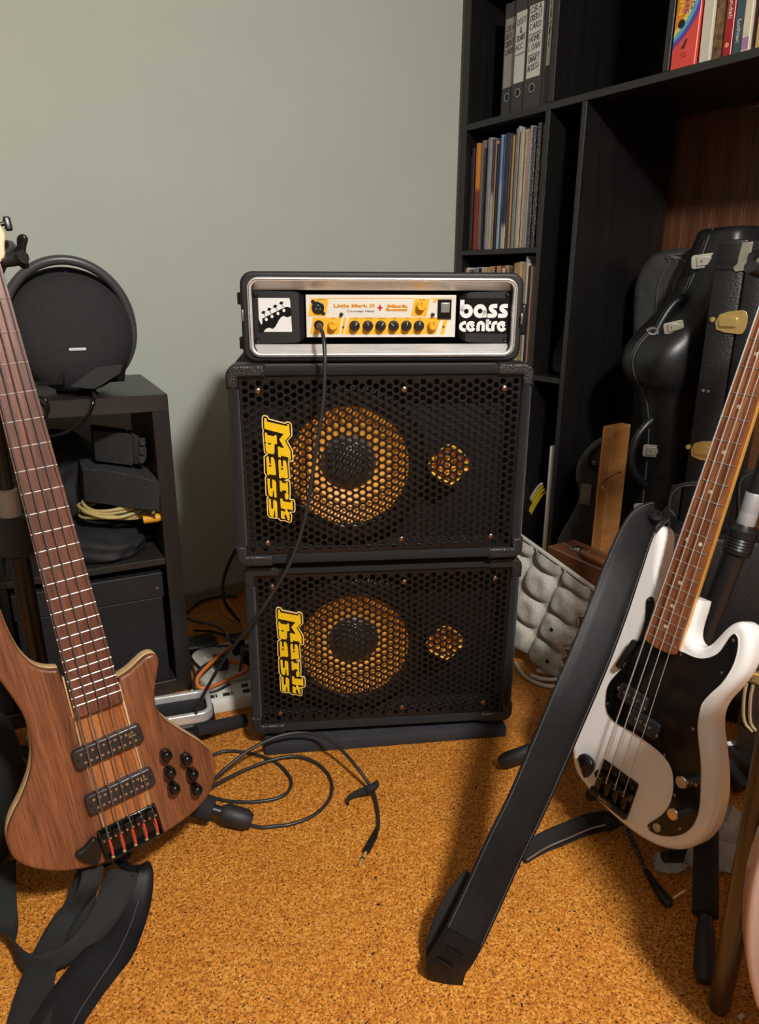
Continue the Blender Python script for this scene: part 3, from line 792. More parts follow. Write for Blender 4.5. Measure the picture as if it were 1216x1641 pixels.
# ---------------------------------------------------------------- amplifier in its rack case
RK = V((0.0068, 1.385, UP_POS.z + CH + 0.001))
M['case'] = plain('rack_case_plastic', (0.007, 0.007, 0.0075), 0.55, vary=0.2, bmp=(160, 0.15, 0.001))
M['panel'] = plain('rack_panel', (0.010, 0.010, 0.0115), 0.45, bmp=(200, 0.08, 0.001))
rk = thing('rack_case', 'black moulded rack case with a silver rounded rim on the upper cabinet', 'rack case', RK, R(5.0))
RW, RHT = 0.527, 0.163
prism('shell', [rrect(RW, RHT, 0.024, 7, 0, RHT / 2), rrect(RW - .044, RHT - .038, 0.014, 6, 0, RHT / 2)], -0.36, 0.0, M['case'], rk, bevel=0.006, matrix=XZ)
box('rear_panel', (RW - .02, 0.01, RHT - .02), (0, 0.35, RHT / 2), M['case'], rk)
rim = prism('rim', [rrect(RW - .026, RHT - .020, 0.021, 8, 0, RHT / 2), rrect(RW - .042, RHT - .036, 0.014, 8, 0, RHT / 2)], -0.006, 0.006, M['alu'], rk, bevel=0.0035, res=3, matrix=XZ)
prism('rim_groove', [rrect(RW - .0325, RHT - .0265, 0.018, 8, 0, RHT / 2), rrect(RW - .0345, RHT - .0285, 0.017, 8, 0, RHT / 2)], 0.0050, 0.0066, M['blackmat'], rim)
# sloping aluminium throat inside the rim
def throat(w0, h0, r0, y0, w1, h1, r1, y1):
    a = [V((x, y0, z)) for x, z in rrect(w0, h0, r0, 8, 0, RHT / 2)]; b = [V((x, y1, z)) for x, z in rrect(w1, h1, r1, 8, 0, RHT / 2)]
    return loft_me([a, b], False)
add('throat', throat(RW - .041, RHT - .035, .014, 0.0, .500, .098, .004, 0.016), M['alu'], rk)
box('backplate', (RW - .046, 0.004, RHT - .04), (0, 0.085, RHT / 2), M['blackmat'], rk)
for x in (-1, 1):
    for z in (0.035, 0.115):
        if x < 0: box('latch', (0.008, 0.02, 0.022), (x * (RW / 2 + .003), 0.025, z), M['black'], rk, 0.002)
box('side_latch', (0.014, 0.03, 0.058), (RW / 2 + .005, 0.022, 0.078), M['black'], rk, 0.006, 3)
box('latch_plate', (0.003, 0.004, 0.02), (RW / 2 - .004, -0.0085, 0.080), M['steel'], rk, 0.001)
box('latch_plate', (0.003, 0.004, 0.02), (-RW / 2 + .004, -0.0085, 0.086), M['steel'], rk, 0.001)
for sx, sz in ((-1, -1), (-1, 1), (1, -1), (1, 1)):
    lathe('screw', [(0.0003, 0.003), (0.003, 0.0025), (0.0046, 0.0)], M['black'], rk, n=12, matrix=Matrix.Translation((sx * .236, 0.0135, RHT / 2 + sz * .041)) @ XZ)
def rkx(px): return (px - 612) * 1.19e-3
def rkz(py): return RHT / 2 + (510 - py) * 1.2e-3
# rack ears: slanted plastic panels beside the amplifier
def ear(sg):
    pts = []
    prof = [(0.2475, 0.016), (0.24, 0.0155), (0.165, 0.013), (0.158, 0.014), (0.146, 0.030)]
    hh = [0.048, 0.048, 0.046, 0.044, 0.038]
    top = [V((sg * x, y, RHT / 2 + h)) for (x, y), h in zip(prof, hh)]
    bot = [V((sg * x, y, RHT / 2 - h)) for (x, y), h in zip(prof, hh)]
    bk_ = [V((sg * x, 0.047, RHT / 2 + h)) for (x, y), h in zip(prof, hh)]
    bb_ = [V((sg * x, 0.047, RHT / 2 - h)) for (x, y), h in zip(prof, hh)]
    return loft_me([top, bot, bb_, bk_], False, 30, True)
for sg in (-1, 1): add('ear_panel', ear(sg), M['panel'], rk)
FRONT = lambda y: Matrix.Translation((0, y, 0)) @ XZ
# silhouette badge of a bass headstock
def hb(pts): return [(rkx(410 + x / 18.7), rkz(475 + y / 18.7)) for x, y in pts]
wb = prism('badge', hb([(130, 115), (1030, 115), (1050, 200), (1080, 1060), (130, 1060)]), 0, 0.0010, plain('badge_white', (0.72, 0.73, 0.71), .35), rk, matrix=FRONT(0.0142))
prism('headstock_shape', hb([(225, 690), (330, 635), (500, 555), (670, 475), (860, 385), (920, 360), (990, 360), (1060, 390), (1075, 600), (1000, 640), (940, 650), (850, 610), (770, 650), (700, 740), (640, 850), (580, 930), (515, 980), (450, 945), (380, 945), (300, 990), (255, 1062), (120, 1062), (120, 690), (175, 830), (195, 860), (225, 820), (230, 740)]), 0.0005, 0.0014, M['gloss'], wb)
for x, y, bx, by in ((342, 710, 270, 510), (512, 628, 440, 425), (687, 545, 615, 340), (862, 458, 795, 250)):
    prism('post', hb([(x + 42 * math.cos(k * .5236), y + 48 * math.sin(k * .5236)) for k in range(12)]), 0.001, 0.0018, bpy.data.materials['badge_white'], wb)
    prism('tuner', hb([(bx - 65, by + 35), (bx - 40, by - 25), (bx - 5, by - 45), (bx + 20, by - 30), (bx + 65, by - 35), (bx + 45, by + 20), (bx + 25, by + 40), (bx + 60, by + 128), (bx + 48, by + 128), (bx + 8, by + 45)]), 0.0005, 0.0014, M['gloss'], wb)
# lettering plate on the other ear
def cb(x, y): return (rkx(725 + x / 12.16), rkz(475 + y / 12.16))
pl_ = prism('lettering_plate', [cb(95, 65), cb(1095, 65), cb(1095, 715), cb(95, 715)], 0, 0.0010, M['gloss'], rk, matrix=FRONT(0.0138))
def arc(cx_, cy_, r, a0, a1, n=18): return [(cx_ + r * math.cos(R(a0 + (a1 - a0) * k / n)), cy_ + r * math.sin(R(a0 + (a1 - a0) * k / n))) for k in range(n + 1)]
def glyph(strokes, pen):
    bm = bmesh.new()
    for st in strokes:
        sm_ = st if len(st) > 14 or len(st) == 2 else [(q.x, q.y) for q in catmull([V((x, y, 0)) for x, y in st], 4)]
        pts = [cb(x, y) for x, y in sm_]
        n = len(pts); w = pen * 1.19e-3 / 12.16
        closed = math.dist(pts[0], pts[-1]) < 1e-6
        L, H = [], []
        for i in range(n):
            p0 = pts[i - 1] if i > 0 else (pts[-2] if closed else pts[0]); p2 = pts[i + 1] if i < n - 1 else (pts[1] if closed else pts[-1])
            d = V((p2[0] - p0[0], p2[1] - p0[1], 0)).normalized(); nn = V((-d.y, d.x, 0)) * w / 2
            c = V((pts[i][0], pts[i][1], 0.0006))
            L.append(bm.verts.new(c - nn)); H.append(bm.verts.new(c + nn))
        for i in range(n - 1): bm.faces.new((L[i], L[i + 1], H[i + 1], H[i]))
    me = from_bm(bm); return me
es = [arc(340, 590, 68, 25, 318), [(395, 548), (338, 592)]]
ss = [(838, 212), (760, 212), (718, 232), (716, 268), (750, 298), (792, 325), (806, 356), (790, 385), (755, 392), (655, 392)]
GL = {'b': ([[(150, 100), (150, 310)], arc(235, 308, 88, 0, 360, 26)], 82), 'a': ([arc(505, 305, 88, 0, 360, 26), [(597, 290), (597, 425)]], 82), 's': ([ss], 78), 's2': ([[(x + 210, y) for x, y in ss]], 78),
      'c': ([[(238, 522), (200, 525), (150, 552), (136, 592), (152, 634), (200, 658), (238, 660)]], 64), 'e': (es, 64), 'n': ([[(482, 680), (482, 575), (498, 538), (532, 520), (566, 538), (582, 575), (582, 680)]], 64),
      't': ([[(664, 460), (664, 620), (680, 650), (735, 658)], [(645, 520), (735, 520)]], 62), 'r': ([[(776, 680), (776, 570), (798, 528), (855, 520)]], 62), 'e2': ([[(x + 612, y) for x, y in st] for st in es], 64)}
M['sign_white'] = plain('sign_white', (0.74, 0.75, 0.74), .4)
for k_, (st, pen) in GL.items(): add('letter', glyph(st, pen), M['sign_white'], pl_, matrix=Matrix.Translation((0, 0, 0.0008)))

# the amplifier itself
amp = thing('bass_amplifier', 'white and yellow bass amplifier head mounted in the rack case', 'amplifier', RK, R(5.0))
M['amp_white'] = plain('amp_face', (0.68, 0.655, 0.58), 0.4)
M['amp_yellow'] = plain('amp_yellow', (0.80, 0.42, 0.02), 0.4)
M['amp_orange'] = plain('amp_print', (0.62, 0.26, 0.01), 0.4)
M['amp_red'] = plain('amp_red', (0.62, 0.02, 0.03), 0.4)
M['knob_y'] = plain('knob_yellow', (0.78, 0.40, 0.01), 0.35)
def ax(x): return rkx(480 + x / 4.677)
def az(y): return rkz(465 + y / 4.677)
def aq(pts): return [(ax(x), az(y)) for x, y in pts]
AY = 0.016
box('body', (0.276, 0.05, 0.077), (ax(604), 0.045, az(203)), M['blackmat'], amp)
prism('front_panel', aq([(48, 352), (1160, 352), (1160, 52), (48, 52)]), -0.012, 0.0, M['amp_white'], amp, bevel=0.001, res=1, matrix=FRONT(AY))
for q in ([(88, 78), (215, 78), (195, 202), (62, 202)], [(98, 212), (310, 212), (288, 330), (75, 330)], [(365, 212), (1050, 212), (1012, 330), (330, 330)], [(325, 212), (346, 212), (322, 330), (300, 330)], [(850, 78), (962, 78), (940, 202), (822, 202)], [(1072, 225), (1100, 225), (1075, 330), (1046, 330)], [(215, 73), (850, 73), (850, 78), (215, 78)], [(962, 73), (1142, 73), (1140, 78), (962, 78)], [(990, 80), (1016, 80), (1012, 105), (988, 105)]):
    prism('yellow_field', aq(q[::-1]), 0, 0.0004, M['amp_yellow'], amp, matrix=FRONT(AY))
text('lettering', 'Little Mark III', 0.0085, M['amp_orange'], amp, Matrix.Translation((ax(402), AY - .0003, az(129))) @ XZ, offset=0.0003, wid=ax(553) - ax(252))
text('lettering', 'Courtesy Head', 0.0058, M['ink'], amp, Matrix.Translation((ax(447), AY - .0003, az(166))) @ XZ, shear=0.2, wid=ax(548) - ax(345))
for s_ in (((573, 136), (611, 136), (611, 148), (573, 148)), ((586, 122), (598, 122), (598, 163), (586, 163))):
    prism('red_cross', aq(s_[::-1]), 0, 0.0006, M['amp_red'], amp, matrix=FRONT(AY))
text('lettering', 'Mark', 0.0078, M['amp_orange'], amp, Matrix.Translation((ax(720), AY - .0003, az(132))) @ XZ, offset=0.0005, wid=ax(800) - ax(640))
text('lettering', 'bass', 0.0060, M['amp_orange'], amp, Matrix.Translation((ax(715), AY - .0003, az(156))) @ XZ, offset=0.0004, wid=ax(795) - ax(632))
for tx, x in (('GAIN', 248), ('LOW', 411), ('MID LOW', 510), ('MID HIGH', 607), ('HIGH', 703), ('VPF', 798), ('VLE', 888), ('LINE OUT', 988)):
    text('lettering', tx, 0.0028, M['ink'], amp, Matrix.Translation((ax(x), AY - .0005, az(217))) @ XZ)
text('lettering', 'BALANCED', 0.0028, M['ink'], amp, Matrix.Translation((ax(165), AY - .0005, az(83))) @ XZ)
text('lettering', 'MASTER', 0.0028, M['ink'], amp, Matrix.Translation((ax(905), AY - .0005, az(86))) @ XZ)
kb = lathe_me([(0.0098, 0.0), (0.0098, 0.003), (0.0082, 0.004), (0.0078, 0.012), (0.007, 0.0135), (0.0003, 0.0135)], 24)
ky = kb.copy(); pt_me = box_me((0.0009, 0.0062, 0.0009), (0, 0.0045, 0.0136))
def knob(x, y, me_, mat, pmat, ang, sc=1.0):
    k_ = add('knob', me_, mat, amp, matrix=Matrix.Translation((ax(x), AY, az(y))) @ XZ @ Matrix.Rotation(R(ang), 4, 'Z') @ Matrix.Scale(sc, 4))
    add('pointer', pt_me, pmat, k_)
for i, x in enumerate((405, 503, 598, 695, 790, 885)): knob(x, 270, kb, M['black'], M['sign_white'], (-30, 10, -35, 50, 0, 0)[i])
pt_k = box_me((0.0009, 0.0062, 0.0009), (0, 0.0045, 0.0136))
for x, y, a in ((243, 268, 5), (895, 131, 0), (985, 268, 0)):
    k_ = add('knob', ky, M['knob_y'], amp, matrix=Matrix.Translation((ax(x), AY, az(y))) @ XZ @ Matrix.Rotation(R(a), 4, 'Z'))
    add('pointer', pt_k, M['ink'], k_)
for x, y in ((307, 188), (986, 188)): lathe('button', [(0.0035, 0), (0.0035, 0.005), (0.0003, 0.006)], M['black'], amp, n=14, matrix=Matrix.Translation((ax(x), AY, az(y))) @ XZ)
for x, y in ((319, 280), (1070, 277)): lathe('light', [(0.002, 0), (0.002, 0.0015), (0.0003, 0.002)], M['ink'], amp, n=10, matrix=Matrix.Translation((ax(x), AY, az(y))) @ XZ)
xl = lathe('balanced_socket', [(0.0115, 0), (0.0115, 0.003), (0.0095, 0.0036), (0.0090, 0.0012), (0.0003, 0.0012)], M['black'], amp, n=28, matrix=Matrix.Translation((ax(137), AY, az(142))) @ XZ)
prism('flange', [(-.0135, .0105), (-.010, .0145), (-.006, .012), (.0135, -.0105), (.010, -.0145), (.006, -.012)][::-1], 0, 0.0015, M['black'], xl)
for a in (90, 210, 330): lathe('pin_hole', [(0.0016, 0.0012), (0.0016, 0.0020), (0.0003, 0.0020)], M['steel'], xl, n=8, loc=(0.0045 * math.cos(R(a)), 0.0045 * math.sin(R(a)), 0))
lathe('jack_socket', [(0.009, 0), (0.009, 0.002), (0.0065, 0.004), (0.004, 0.004), (0.004, 0.001), (0.0003, 0.001)], M['black'], amp, n=20, matrix=Matrix.Translation((ax(140), AY, az(265))) @ XZ)
sw = prism('power_switch', aq([(1022, 220), (1124, 220), (1124, 82), (1022, 82)]), 0, 0.004, M['gloss'], amp, bevel=0.001, res=1, matrix=FRONT(AY))
prism('rocker', aq([(1043, 175), (1110, 175), (1110, 106), (1043, 106)]), 0.004, 0.0065, M['steel'], sw, bevel=0.001, res=1)

# instrument lead hanging from the amplifier
M['lead'] = plain('cable_black', (0.018, 0.018, 0.019), 0.42)
ld = thing('instrument_lead', 'black lead plugged into the amplifier and hanging past both cabinets', 'cable', (0, 0, 0))
pth = [at_y(512, 523, 1.375), at_y(514, 526, 1.350), at_y(518, 540, 1.325), at_y(520.5, 575, 1.308), at_y(519, 630, 1.300), at_y(513, 680, 1.296), at_y(505, 730, 1.292), at_y(498, 780, 1.288), at_y(489, 830, 1.284), at_y(472, 885, 1.278), at_y(450, 930, 1.272), at_y(420, 975, 1.272), at_y(390, 1015, 1.285), at_y(362, 1052, 1.31), at_y(336, 1095, 1.345), at_y(318, 1130, 1.385), at_y(310, 1160, 1.41)]
tube('cord', pth, 0.0037, M['lead'], ld, 8, 5)
tube('plug', [at_y(510.5, 520.5, 1.402), at_y(512, 523, 1.372), at_y(513, 524.5, 1.36)], [0.0055, 0.0055, 0.004], M['black'], ld, 12)

# ---------------------------------------------------------------- bass guitars
def frame_m(T, u, v, w):
    u, v, w = V(u).normalized(), V(v).normalized(), V(w).normalized()
    return Matrix(((u.x, v.x, w.x, T[0]), (u.y, v.y, w.y, T[1]), (u.z, v.z, w.z, T[2]), (0, 0, 0, 1)))
BL_M = frame_m((-0.3904, 0.9291, 0.1676), (0.8336, 0.5461, 0.0828), (-0.1749, 0.1187, 0.9774), (0.5239, -0.8293, 0.1944))
BR_M = frame_m((0.403, 1.0398, 0.1619), (0.524, -0.8511, -0.0341), (0.2196, 0.0963, 0.9708), (-0.8229, -0.5162, 0.2374))
def buv(mx, px, py, z=0.0):
    n = mx.to_3x3() @ V((0, 0, 1)); p = mx @ V((0, 0, z))
    q = mx.inverted() @ on_plane(px, py, p, n)
    return q.x, q.y
SCALE = 0.864
def frets_to(n): return SCALE * 2 ** (-n / 12.0)
def board_w(v, w0, w1, vend): return w0 + (w1 - w0) * (SCALE - v) / (SCALE - vend)
M['rosewood'] = wood('rosewood', (0.10, 0.032, 0.016), (0.17, 0.058, 0.030), (0.24, 0.088, 0.045), 'Y', 1.0, 0.42, 22, stretch=12, pores=0.55)
M['pau'] = wood('pau_ferro', (0.16, 0.05, 0.018), (0.27, 0.095, 0.035), (0.38, 0.15, 0.055), 'Y', 1.0, 0.35, 26, stretch=12, pores=0.5)
M['walnut'] = wood('walnut_top', (0.115, 0.034, 0.013), (0.19, 0.062, 0.024), (0.26, 0.094, 0.038), 'Y', 1.0, 0.42, 34, coat=0.2, stretch=26, pores=0.6)
M['centre'] = wood('centre_block', (0.22, 0.062, 0.016), (0.36, 0.115, 0.034), (0.48, 0.18, 0.06), 'Y', 1.0, 0.4, 40, coat=0.2, stretch=14, pores=0.45)
M['maple'] = wood('maple', (0.52, 0.33, 0.14), (0.60, 0.40, 0.19), (0.66, 0.46, 0.24), 'Y', 1.0, 0.4, 20, stretch=14, pores=0.2)
M['amber'] = wood('amber_maple', (0.56, 0.27, 0.05), (0.66, 0.34, 0.075), (0.72, 0.40, 0.10), 'Y', 1.0, 0.3, 20, coat=0.4, stretch=14, pores=0.15)
M['fretwire'] = plain('fret_wire', (0.50, 0.49, 0.47), 0.48, 1.0)
M['string'] = plain('string_steel', (0.16, 0.16, 0.16), 0.38, 0.6)
M['string_n'] = plain('string_nickel', (0.50, 0.50, 0.49), 0.35, 0.55)
M['pearl'] = plain('pearl_dot', (0.66, 0.63, 0.55), 0.3)
M['silk'] = plain('red_silk', (0.62, 0.05, 0.03), 0.7)
M['pgwhite'] = plain('bass_white', (0.75, 0.745, 0.725), 0.16, coat=0.4)
M['pickup'] = plain('pickup_black', (0.018, 0.018, 0.02), 0.28)
M['gold'] = plain('gold_print', (0.62, 0.48, 0.24), 0.4, 0.6)
def neck_parts(t, w0, w1, vend, nfret, board, neckm, sidez, nstr, su_b, su_n, radii, strm, board_end=None, heel=None, zback=-0.035):
    be = board_end if board_end is not None else vend
    def hw(v): return board_w(v, w0, w1, vend) / 2
    pts = [(-hw(be), be), (hw(be), be), (hw(SCALE), SCALE + .004), (-hw(SCALE), SCALE + .004)]
    if heel == 'round':
        pts = [(-hw(be), be + .006)] + [(hw(be) * math.sin(R(a)), be + .006 - .007 * math.cos(R(a))) for a in range(-70, 71, 20)] + [(hw(be), be + .006)] + pts[2:]
    fb = prism('fretboard', pts, -0.0135, -0.0068, board, t, bevel=0.0006, res=1)
    # neck shaft with a rounded back
    rings = []
    for v in [SCALE + .004, .7, .5, .36, .30, be + .012]:
        h = hw(v) - .0006; th = -0.0135 - (0.019 + 0.004 * (SCALE - v) / SCALE)
        if v < .34: th = min(th, zback)
        prof = []
        for k in range(9):
            a = PI * k / 8
            sq = 0.55 if v > .34 else 0.2
            cx_ = math.copysign(abs(math.cos(a)) ** sq, math.cos(a)); sy_ = math.sin(a) ** sq
            prof.append(V((h * cx_, v, -0.0135 + (th + 0.0135) * sy_)))
        rings.append(prof)
    add('neck', loft_me(rings, True, 50), neckm, t)
    for n in range(1, nfret + 1):
        v = frets_to(n); h = hw(v) - .0002
        tube('fret', [(-h, v, -0.0069), (h, v, -0.0068)], 0.0011, M['fretwire'], fb, 6)
    box('nut', (w0, 0.005, 0.008), (0, SCALE + .002, -0.006), M['pearl'], t)
    for i in range(nstr):
        f = i / (nstr - 1) - .5
        r_ = radii[i]
        tube('string', [(f * su_b, -0.006, -0.001), (f * su_b, 0.0, 0.0), (f * su_n, SCALE + .003, -0.0015), (f * su_n * 1.3, SCALE + .06, -0.010)], r_, strm, t, 6)
    return fb

# ---- five-string bass
bl = thing('five_string_bass', 'natural brown wood five string bass guitar on a stand', 'bass guitar', mat=BL_M)
_lo = [(-102.8, 431.8), (-95.8, 410.8), (-92.5, 388.1), (-90.5, 362.6), (-87.6, 340.5), (-83.1, 320.6), (-76.8, 304.5), (-67.7, 290.6), (-54.5, 281.2), (-40.0, 275.9), (-39.5, 262), (-36, 225), (0, 205), (36, 220),
       (38.9, 230.6), (56.4, 235.7), (73.2, 244.2), (85.6, 250.0), (97.0, 250.6), (104.6, 244.5), (104.6, 232.6), (95.5, 209.8), (87.8, 187.9), (84.4, 170.6), (86.1, 154.5), (93.6, 136.0), (110.9, 110.9), (129.6, 87.0), (144.9, 66.3), (154.5, 43.7), (154.0, 19.7), (145.7, -2.7), (129.1, -23.1), (104.5, -37.5), (78.8, -45.2), (50.2, -50.8), (18.4, -54.5), (-11.8, -56.3), (-40.8, -55.2), (-68.2, -50.4), (-100.3, -40.4), (-124.0, -27.6), (-146.1, -10.0), (-161.0, 8.2), (-167.9, 28.3), (-167.9, 48.1), (-162.1, 66.9), (-152.4, 82.1), (-135.4, 102.9), (-117.1, 131.5), (-105.3, 164.0), (-100.8, 195.0), (-101.8, 221.3), (-108.9, 252.5), (-118.3, 285.5), (-128, 320), (-136, 360), (-141, 400), (-140, 432), (-131, 452), (-117, 455), (-107, 445)]
outl = [(x / 1000, y / 1000) for x, y in _lo]
outs = sm2(outl[:10], 5, False) + outl[10:14] + sm2(outl[14:], 5, False)
prism('body', outs, -0.062, -0.030, M['maple'], bl, bevel=0.008, res=3)
prism('body_top', outs, -0.036, -0.0205, M['walnut'], bl, bevel=0.0045, res=3, grow=-0.0008)
prism('centre_block', [(-.0365, -.054), (.0365, -.0515), (.0365, .215), (-.0365, .225)], -0.030, -0.0201, M['centre'], bl)
for sg in (-1, 1):
    prism('laminate_stripe', [(sg * .0365, -.052), (sg * .0392, -.052), (sg * .0385, .262 if sg < 0 else .222), (sg * .0358, .262 if sg < 0 else .222)][:: sg], -0.030, -0.0198, M['maple'], bl)
prism('ramp_block', [(-.053, .150), (-.040, .151), (-.037, .196), (-.044, .198)][::-1], -0.024, -0.0185, M['walnut'], bl, bevel=0.002)
neck_parts(bl, 0.046, 0.0707, frets_to(24), 24, M['rosewood'], M['walnut'], 0, 5, 0.072, 0.038, [.00145, .00122, .0010, .00082, .00062], M['string'], board_end=0.197, zback=-0.045)
for (cx_, cy_) in ((-0.0015, 0.134), (-0.0008, 0.0565)):
    p = prism('pickup', rrect(0.105, 0.032, 0.006, 4), -0.0203, -0.0075, M['pickup'], bl, bevel=0.0022, res=2, matrix=Matrix.Translation((cx_, cy_, 0)) @ Matrix.Rotation(R(2.6), 4, 'Z'))
    pole = lathe_me([(0.0021, -0.0078), (0.0021, -0.0070), (0.0003, -0.0069)], 12)
    for i in range(5):
        for yy in (-.0075, .0075):
            add('pole_piece', pole, M['pearl'] if (i * 7 + int(yy * 1e4)) % 3 else M['steel'], p, loc=((i - 2) * .0172 + (.003 if yy > 0 else -.003), yy, 0))
            add('pole_piece', pole, M['steel'], p, loc=((i - 2) * .0172 + (-.006 if yy > 0 else .0055), yy, 0))
    hole = lathe_me([(0.002, -0.0075), (0.002, -0.0071), (0.0003, -0.0072)], 10)
    for sx in (-.047, .047): add('screw', hole, M['gloss'], p, loc=(sx, 0, 0))
    box('maker_mark', (0.010, 0.0012, 0.0004), (0.037, 0.002, -0.0073), M['gold'], p); box('maker_mark', (0.0012, 0.008, 0.0004), (0.033, 0.004, -0.0073), M['gold'], p)
# bridge
br = prism('bridge', rrect(0.094, 0.052, 0.003, 3), -0.0205, -0.0155, M['gloss'], bl, bevel=0.001, res=2, matrix=Matrix.Translation((-.0015, -.0185, 0)) @ Matrix.Rotation(R(3.0), 4, 'Z'))
for sx in (-1, 1): box('bridge_wall', (0.004, 0.050, 0.013), (sx * .044, 0, -0.010), M['gloss'], br, 0.001, 1)
box('bridge_back', (0.090, 0.004, 0.012), (0, -0.024, -0.0105), M['gloss'], br, 0.001, 1)
for i in range(5):
    x = (i - 2) * .018
    sd = box('saddle', (0.0158, 0.018, 0.011), (x, 0.012, -0.0090), M['gloss'], br, 0.002, 2)
    tube('saddle_screw', [(x, .003, -0.010), (x, -0.023, -0.010)], 0.0016, M['steel'], sd, 6)
    for sx in (-.005, .005): lathe('height_screw', [(0.0017, -0.0036), (0.0017, -0.0022), (0.0003, -0.0022)], M['steel'], sd, n=8, loc=(x + sx, 0.013, 0))
    lathe('ball_end', [(0.0026, -0.012), (0.0026, -0.007), (0.0003, -0.0065)], M['brass'], br, n=10, loc=(x, -0.0215, 0))
for i in range(5):
    f = i / 4 - .5
    tube('silk_wrap', [(f * .072, -0.008, -0.0015), (f * .072 + .001, -0.024 - .003 * (i % 2), -0.006), (f * .072 + .0005, -0.038, -0.009)], 0.0019, M['silk'], bl, 6)
kn = lathe_me([(0.0088, -0.0205), (0.0092, -0.010), (0.0090, -0.005), (0.0078, -0.0012), (0.005, 0.0012), (0.0004, 0.002)], 24, 50)
for x, y in ((78.0, 85.6), (107.5, 65.1), (77.4, 54.5), (111.5, 35.5), (77.6, 25.2), (111.8, 6.6)):
    add('knob', kn, M['gloss'], bl, loc=(x / 1000, y / 1000 - .002, 0))
ph = sm2([(-.086, -.0135), (-.072, -.0085), (-.058, .0005), (-.0525, -.003), (-.0495, -.012), (-.052, -.030), (-.0575, -.041), (-.063, -.040), (-.075, -.032)], 4)
p = prism('pick_holder', ph, -0.0205, -0.008, M['black'], bl, bevel=0.003, res=3)
prism('holder_face', ph, -0.009, -0.0074, M['gloss'], p, grow=-0.005, bevel=.0006, res=1)
lathe('strap_button', [(0.004, 0), (0.004, 0.010), (0.008, 0.013), (0.008, 0.016), (0.0003, 0.017)], M['black'], bl, n=16, matrix=disc_axis((-.045, -.054, -.040), (0, -1, 0)))
hs = sm2([(-.026, .868), (.026, .868), (.036, .890), (.040, .906), (.034, .93), (.034, 1.0), (.030, 1.06), (.0, 1.075), (-.034, 1.05), (-.040, .95), (-.036, .90)], 4)
prism('headstock', hs, -0.034, -0.018, M['maple'], bl, bevel=0.002, res=2)
for x, y in ((1, .918), (1, 1.03), (-1, .92), (-1, .965), (-1, 1.01)):
    tube('tuner_shaft', [(x * .032, y, -.032), (x * .046, y + .003, -.032)], 0.003, M['black'], bl, 8)
    box('tuner_button', (0.010, 0.020, 0.007), (x * .048, y + .002, -.032), M['black'], bl, 0.003, 3)

# ---- white four-string bass
brs = thing('four_string_bass', 'white four string bass guitar with a black pickguard on a stand', 'bass guitar', mat=BR_M)
_ro = [(-56, -52), (-82, -44), (-99, -31), (-112, -8), (-125, 25), (-140, 65), (-150, 105), (-150, 140), (-142, 175), (-130, 210), (-121, 245), (-118, 285), (-122, 325), (-126, 365), (-122, 400), (-110, 428), (-95, 443), (-80, 446), (-68, 437), (-60, 412), (-55, 390), (-50, 372), (-42, 358), (-33, 354),
       (33, 356), (34.5, 340), (35, 318), (37, 302), (42, 291), (52, 286), (62, 289), (71, 300), (78, 316), (85, 333), (94, 346), (106, 353), (119, 350), (130, 335), (136, 308), (135, 280), (127, 251), (117, 223), (115, 200), (122, 176), (137, 147), (153, 112), (164, 77), (168, 42), (163, 10), (151, -15), (131, -37), (101, -54), (62, -63), (14, -64), (-30, -60)]
ro = [(x / 1000, y / 1000) for x, y in _ro]
ros = sm2(ro[:24], 5, False) + sm2(ro[24:], 5, False)
prism('body', ros, -0.066, -0.0205, M['pgwhite'], brs, bevel=0.0135, res=6, ang=60)
_pg = [(-50, 330), (-55.9, 323.9), (-55.5, 315.3), (-50.4, 298.1), (-47.1, 278.3), (-47.3, 251.5), (-50.9, 233.6), (-54.5, 215.5), (-59.4, 194.7), (-67.2, 175.9), (-74.0, 159.2), (-76.6, 142.8), (-73.7, 125.5), (-67.8, 109.9), (-57.9, 98.5), (-40.9, 93.5), (-20.2, 94.6), (3.8, 96.3), (31.8, 95.5), (55.8, 92.7), (73.2, 86.2), (84.3, 75.9), (91.6, 61.1), (96.2, 42.3), (96.5, 22.6), (91.0, 3.0), (82.8, -13.1), (75.4, -25.4), (74.6, -32.9), (81.0, -37.2), (95.3, -34.3), (110.7, -25.9), (124.7, -14.7), (136.8, 0.7), (144.1, 19.3), (145.7, 38.7), (142.9, 58.1), (136.2, 81.0), (127.5, 106.9), (119.2, 126.8), (104.7, 155.6), (97.7, 174.2), (94.1, 195.7), (94.3, 209.2), (102.0, 230.1), (111.4, 250.1), (116.9, 270.8), (119.2, 291.3), (117.3, 312.6), (113.0, 326.4), (107.9, 331.9), (102.9, 332.7), (98.9, 326.0), (96.3, 315.2), (91.4, 296.7), (82.6, 284.2), (69.3, 274.1), (53.6, 269.6), (31.8, 268), (0, 262), (-33, 262), (-34, 296), (-37, 314), (-42, 327)]
pgs = sm2([(x / 1000, y / 1000) for x, y in _pg], 3)
pg = prism('pickguard', pgs, -0.0206, -0.0192, M['pearl'], brs)
prism('pickguard_face', pgs, -0.0196, -0.0184, M['gloss'], pg, grow=-0.0010)
neck_parts(brs, 0.0408, 0.0625, frets_to(20), 20, M['pau'], M['amber'], 0, 4, 0.057, 0.032, [.00125, .0010, .00082, .00062], M['string_n'], board_end=0.257, heel='round', zback=-0.038)
dot = lathe_me([(0.0033, -0.0069), (0.0033, -0.0065), (0.0003, -0.0064)], 16)
for n in (3, 5, 7, 9, 15, 17, 19):
    add('position_dot', dot, M['pearl'], brs, loc=(0, (frets_to(n) + frets_to(n - 1)) / 2, 0))
for x in (-.0125, .0125): add('position_dot', dot, M['pearl'], brs, loc=(x, (frets_to(11) + frets_to(12)) / 2, 0))
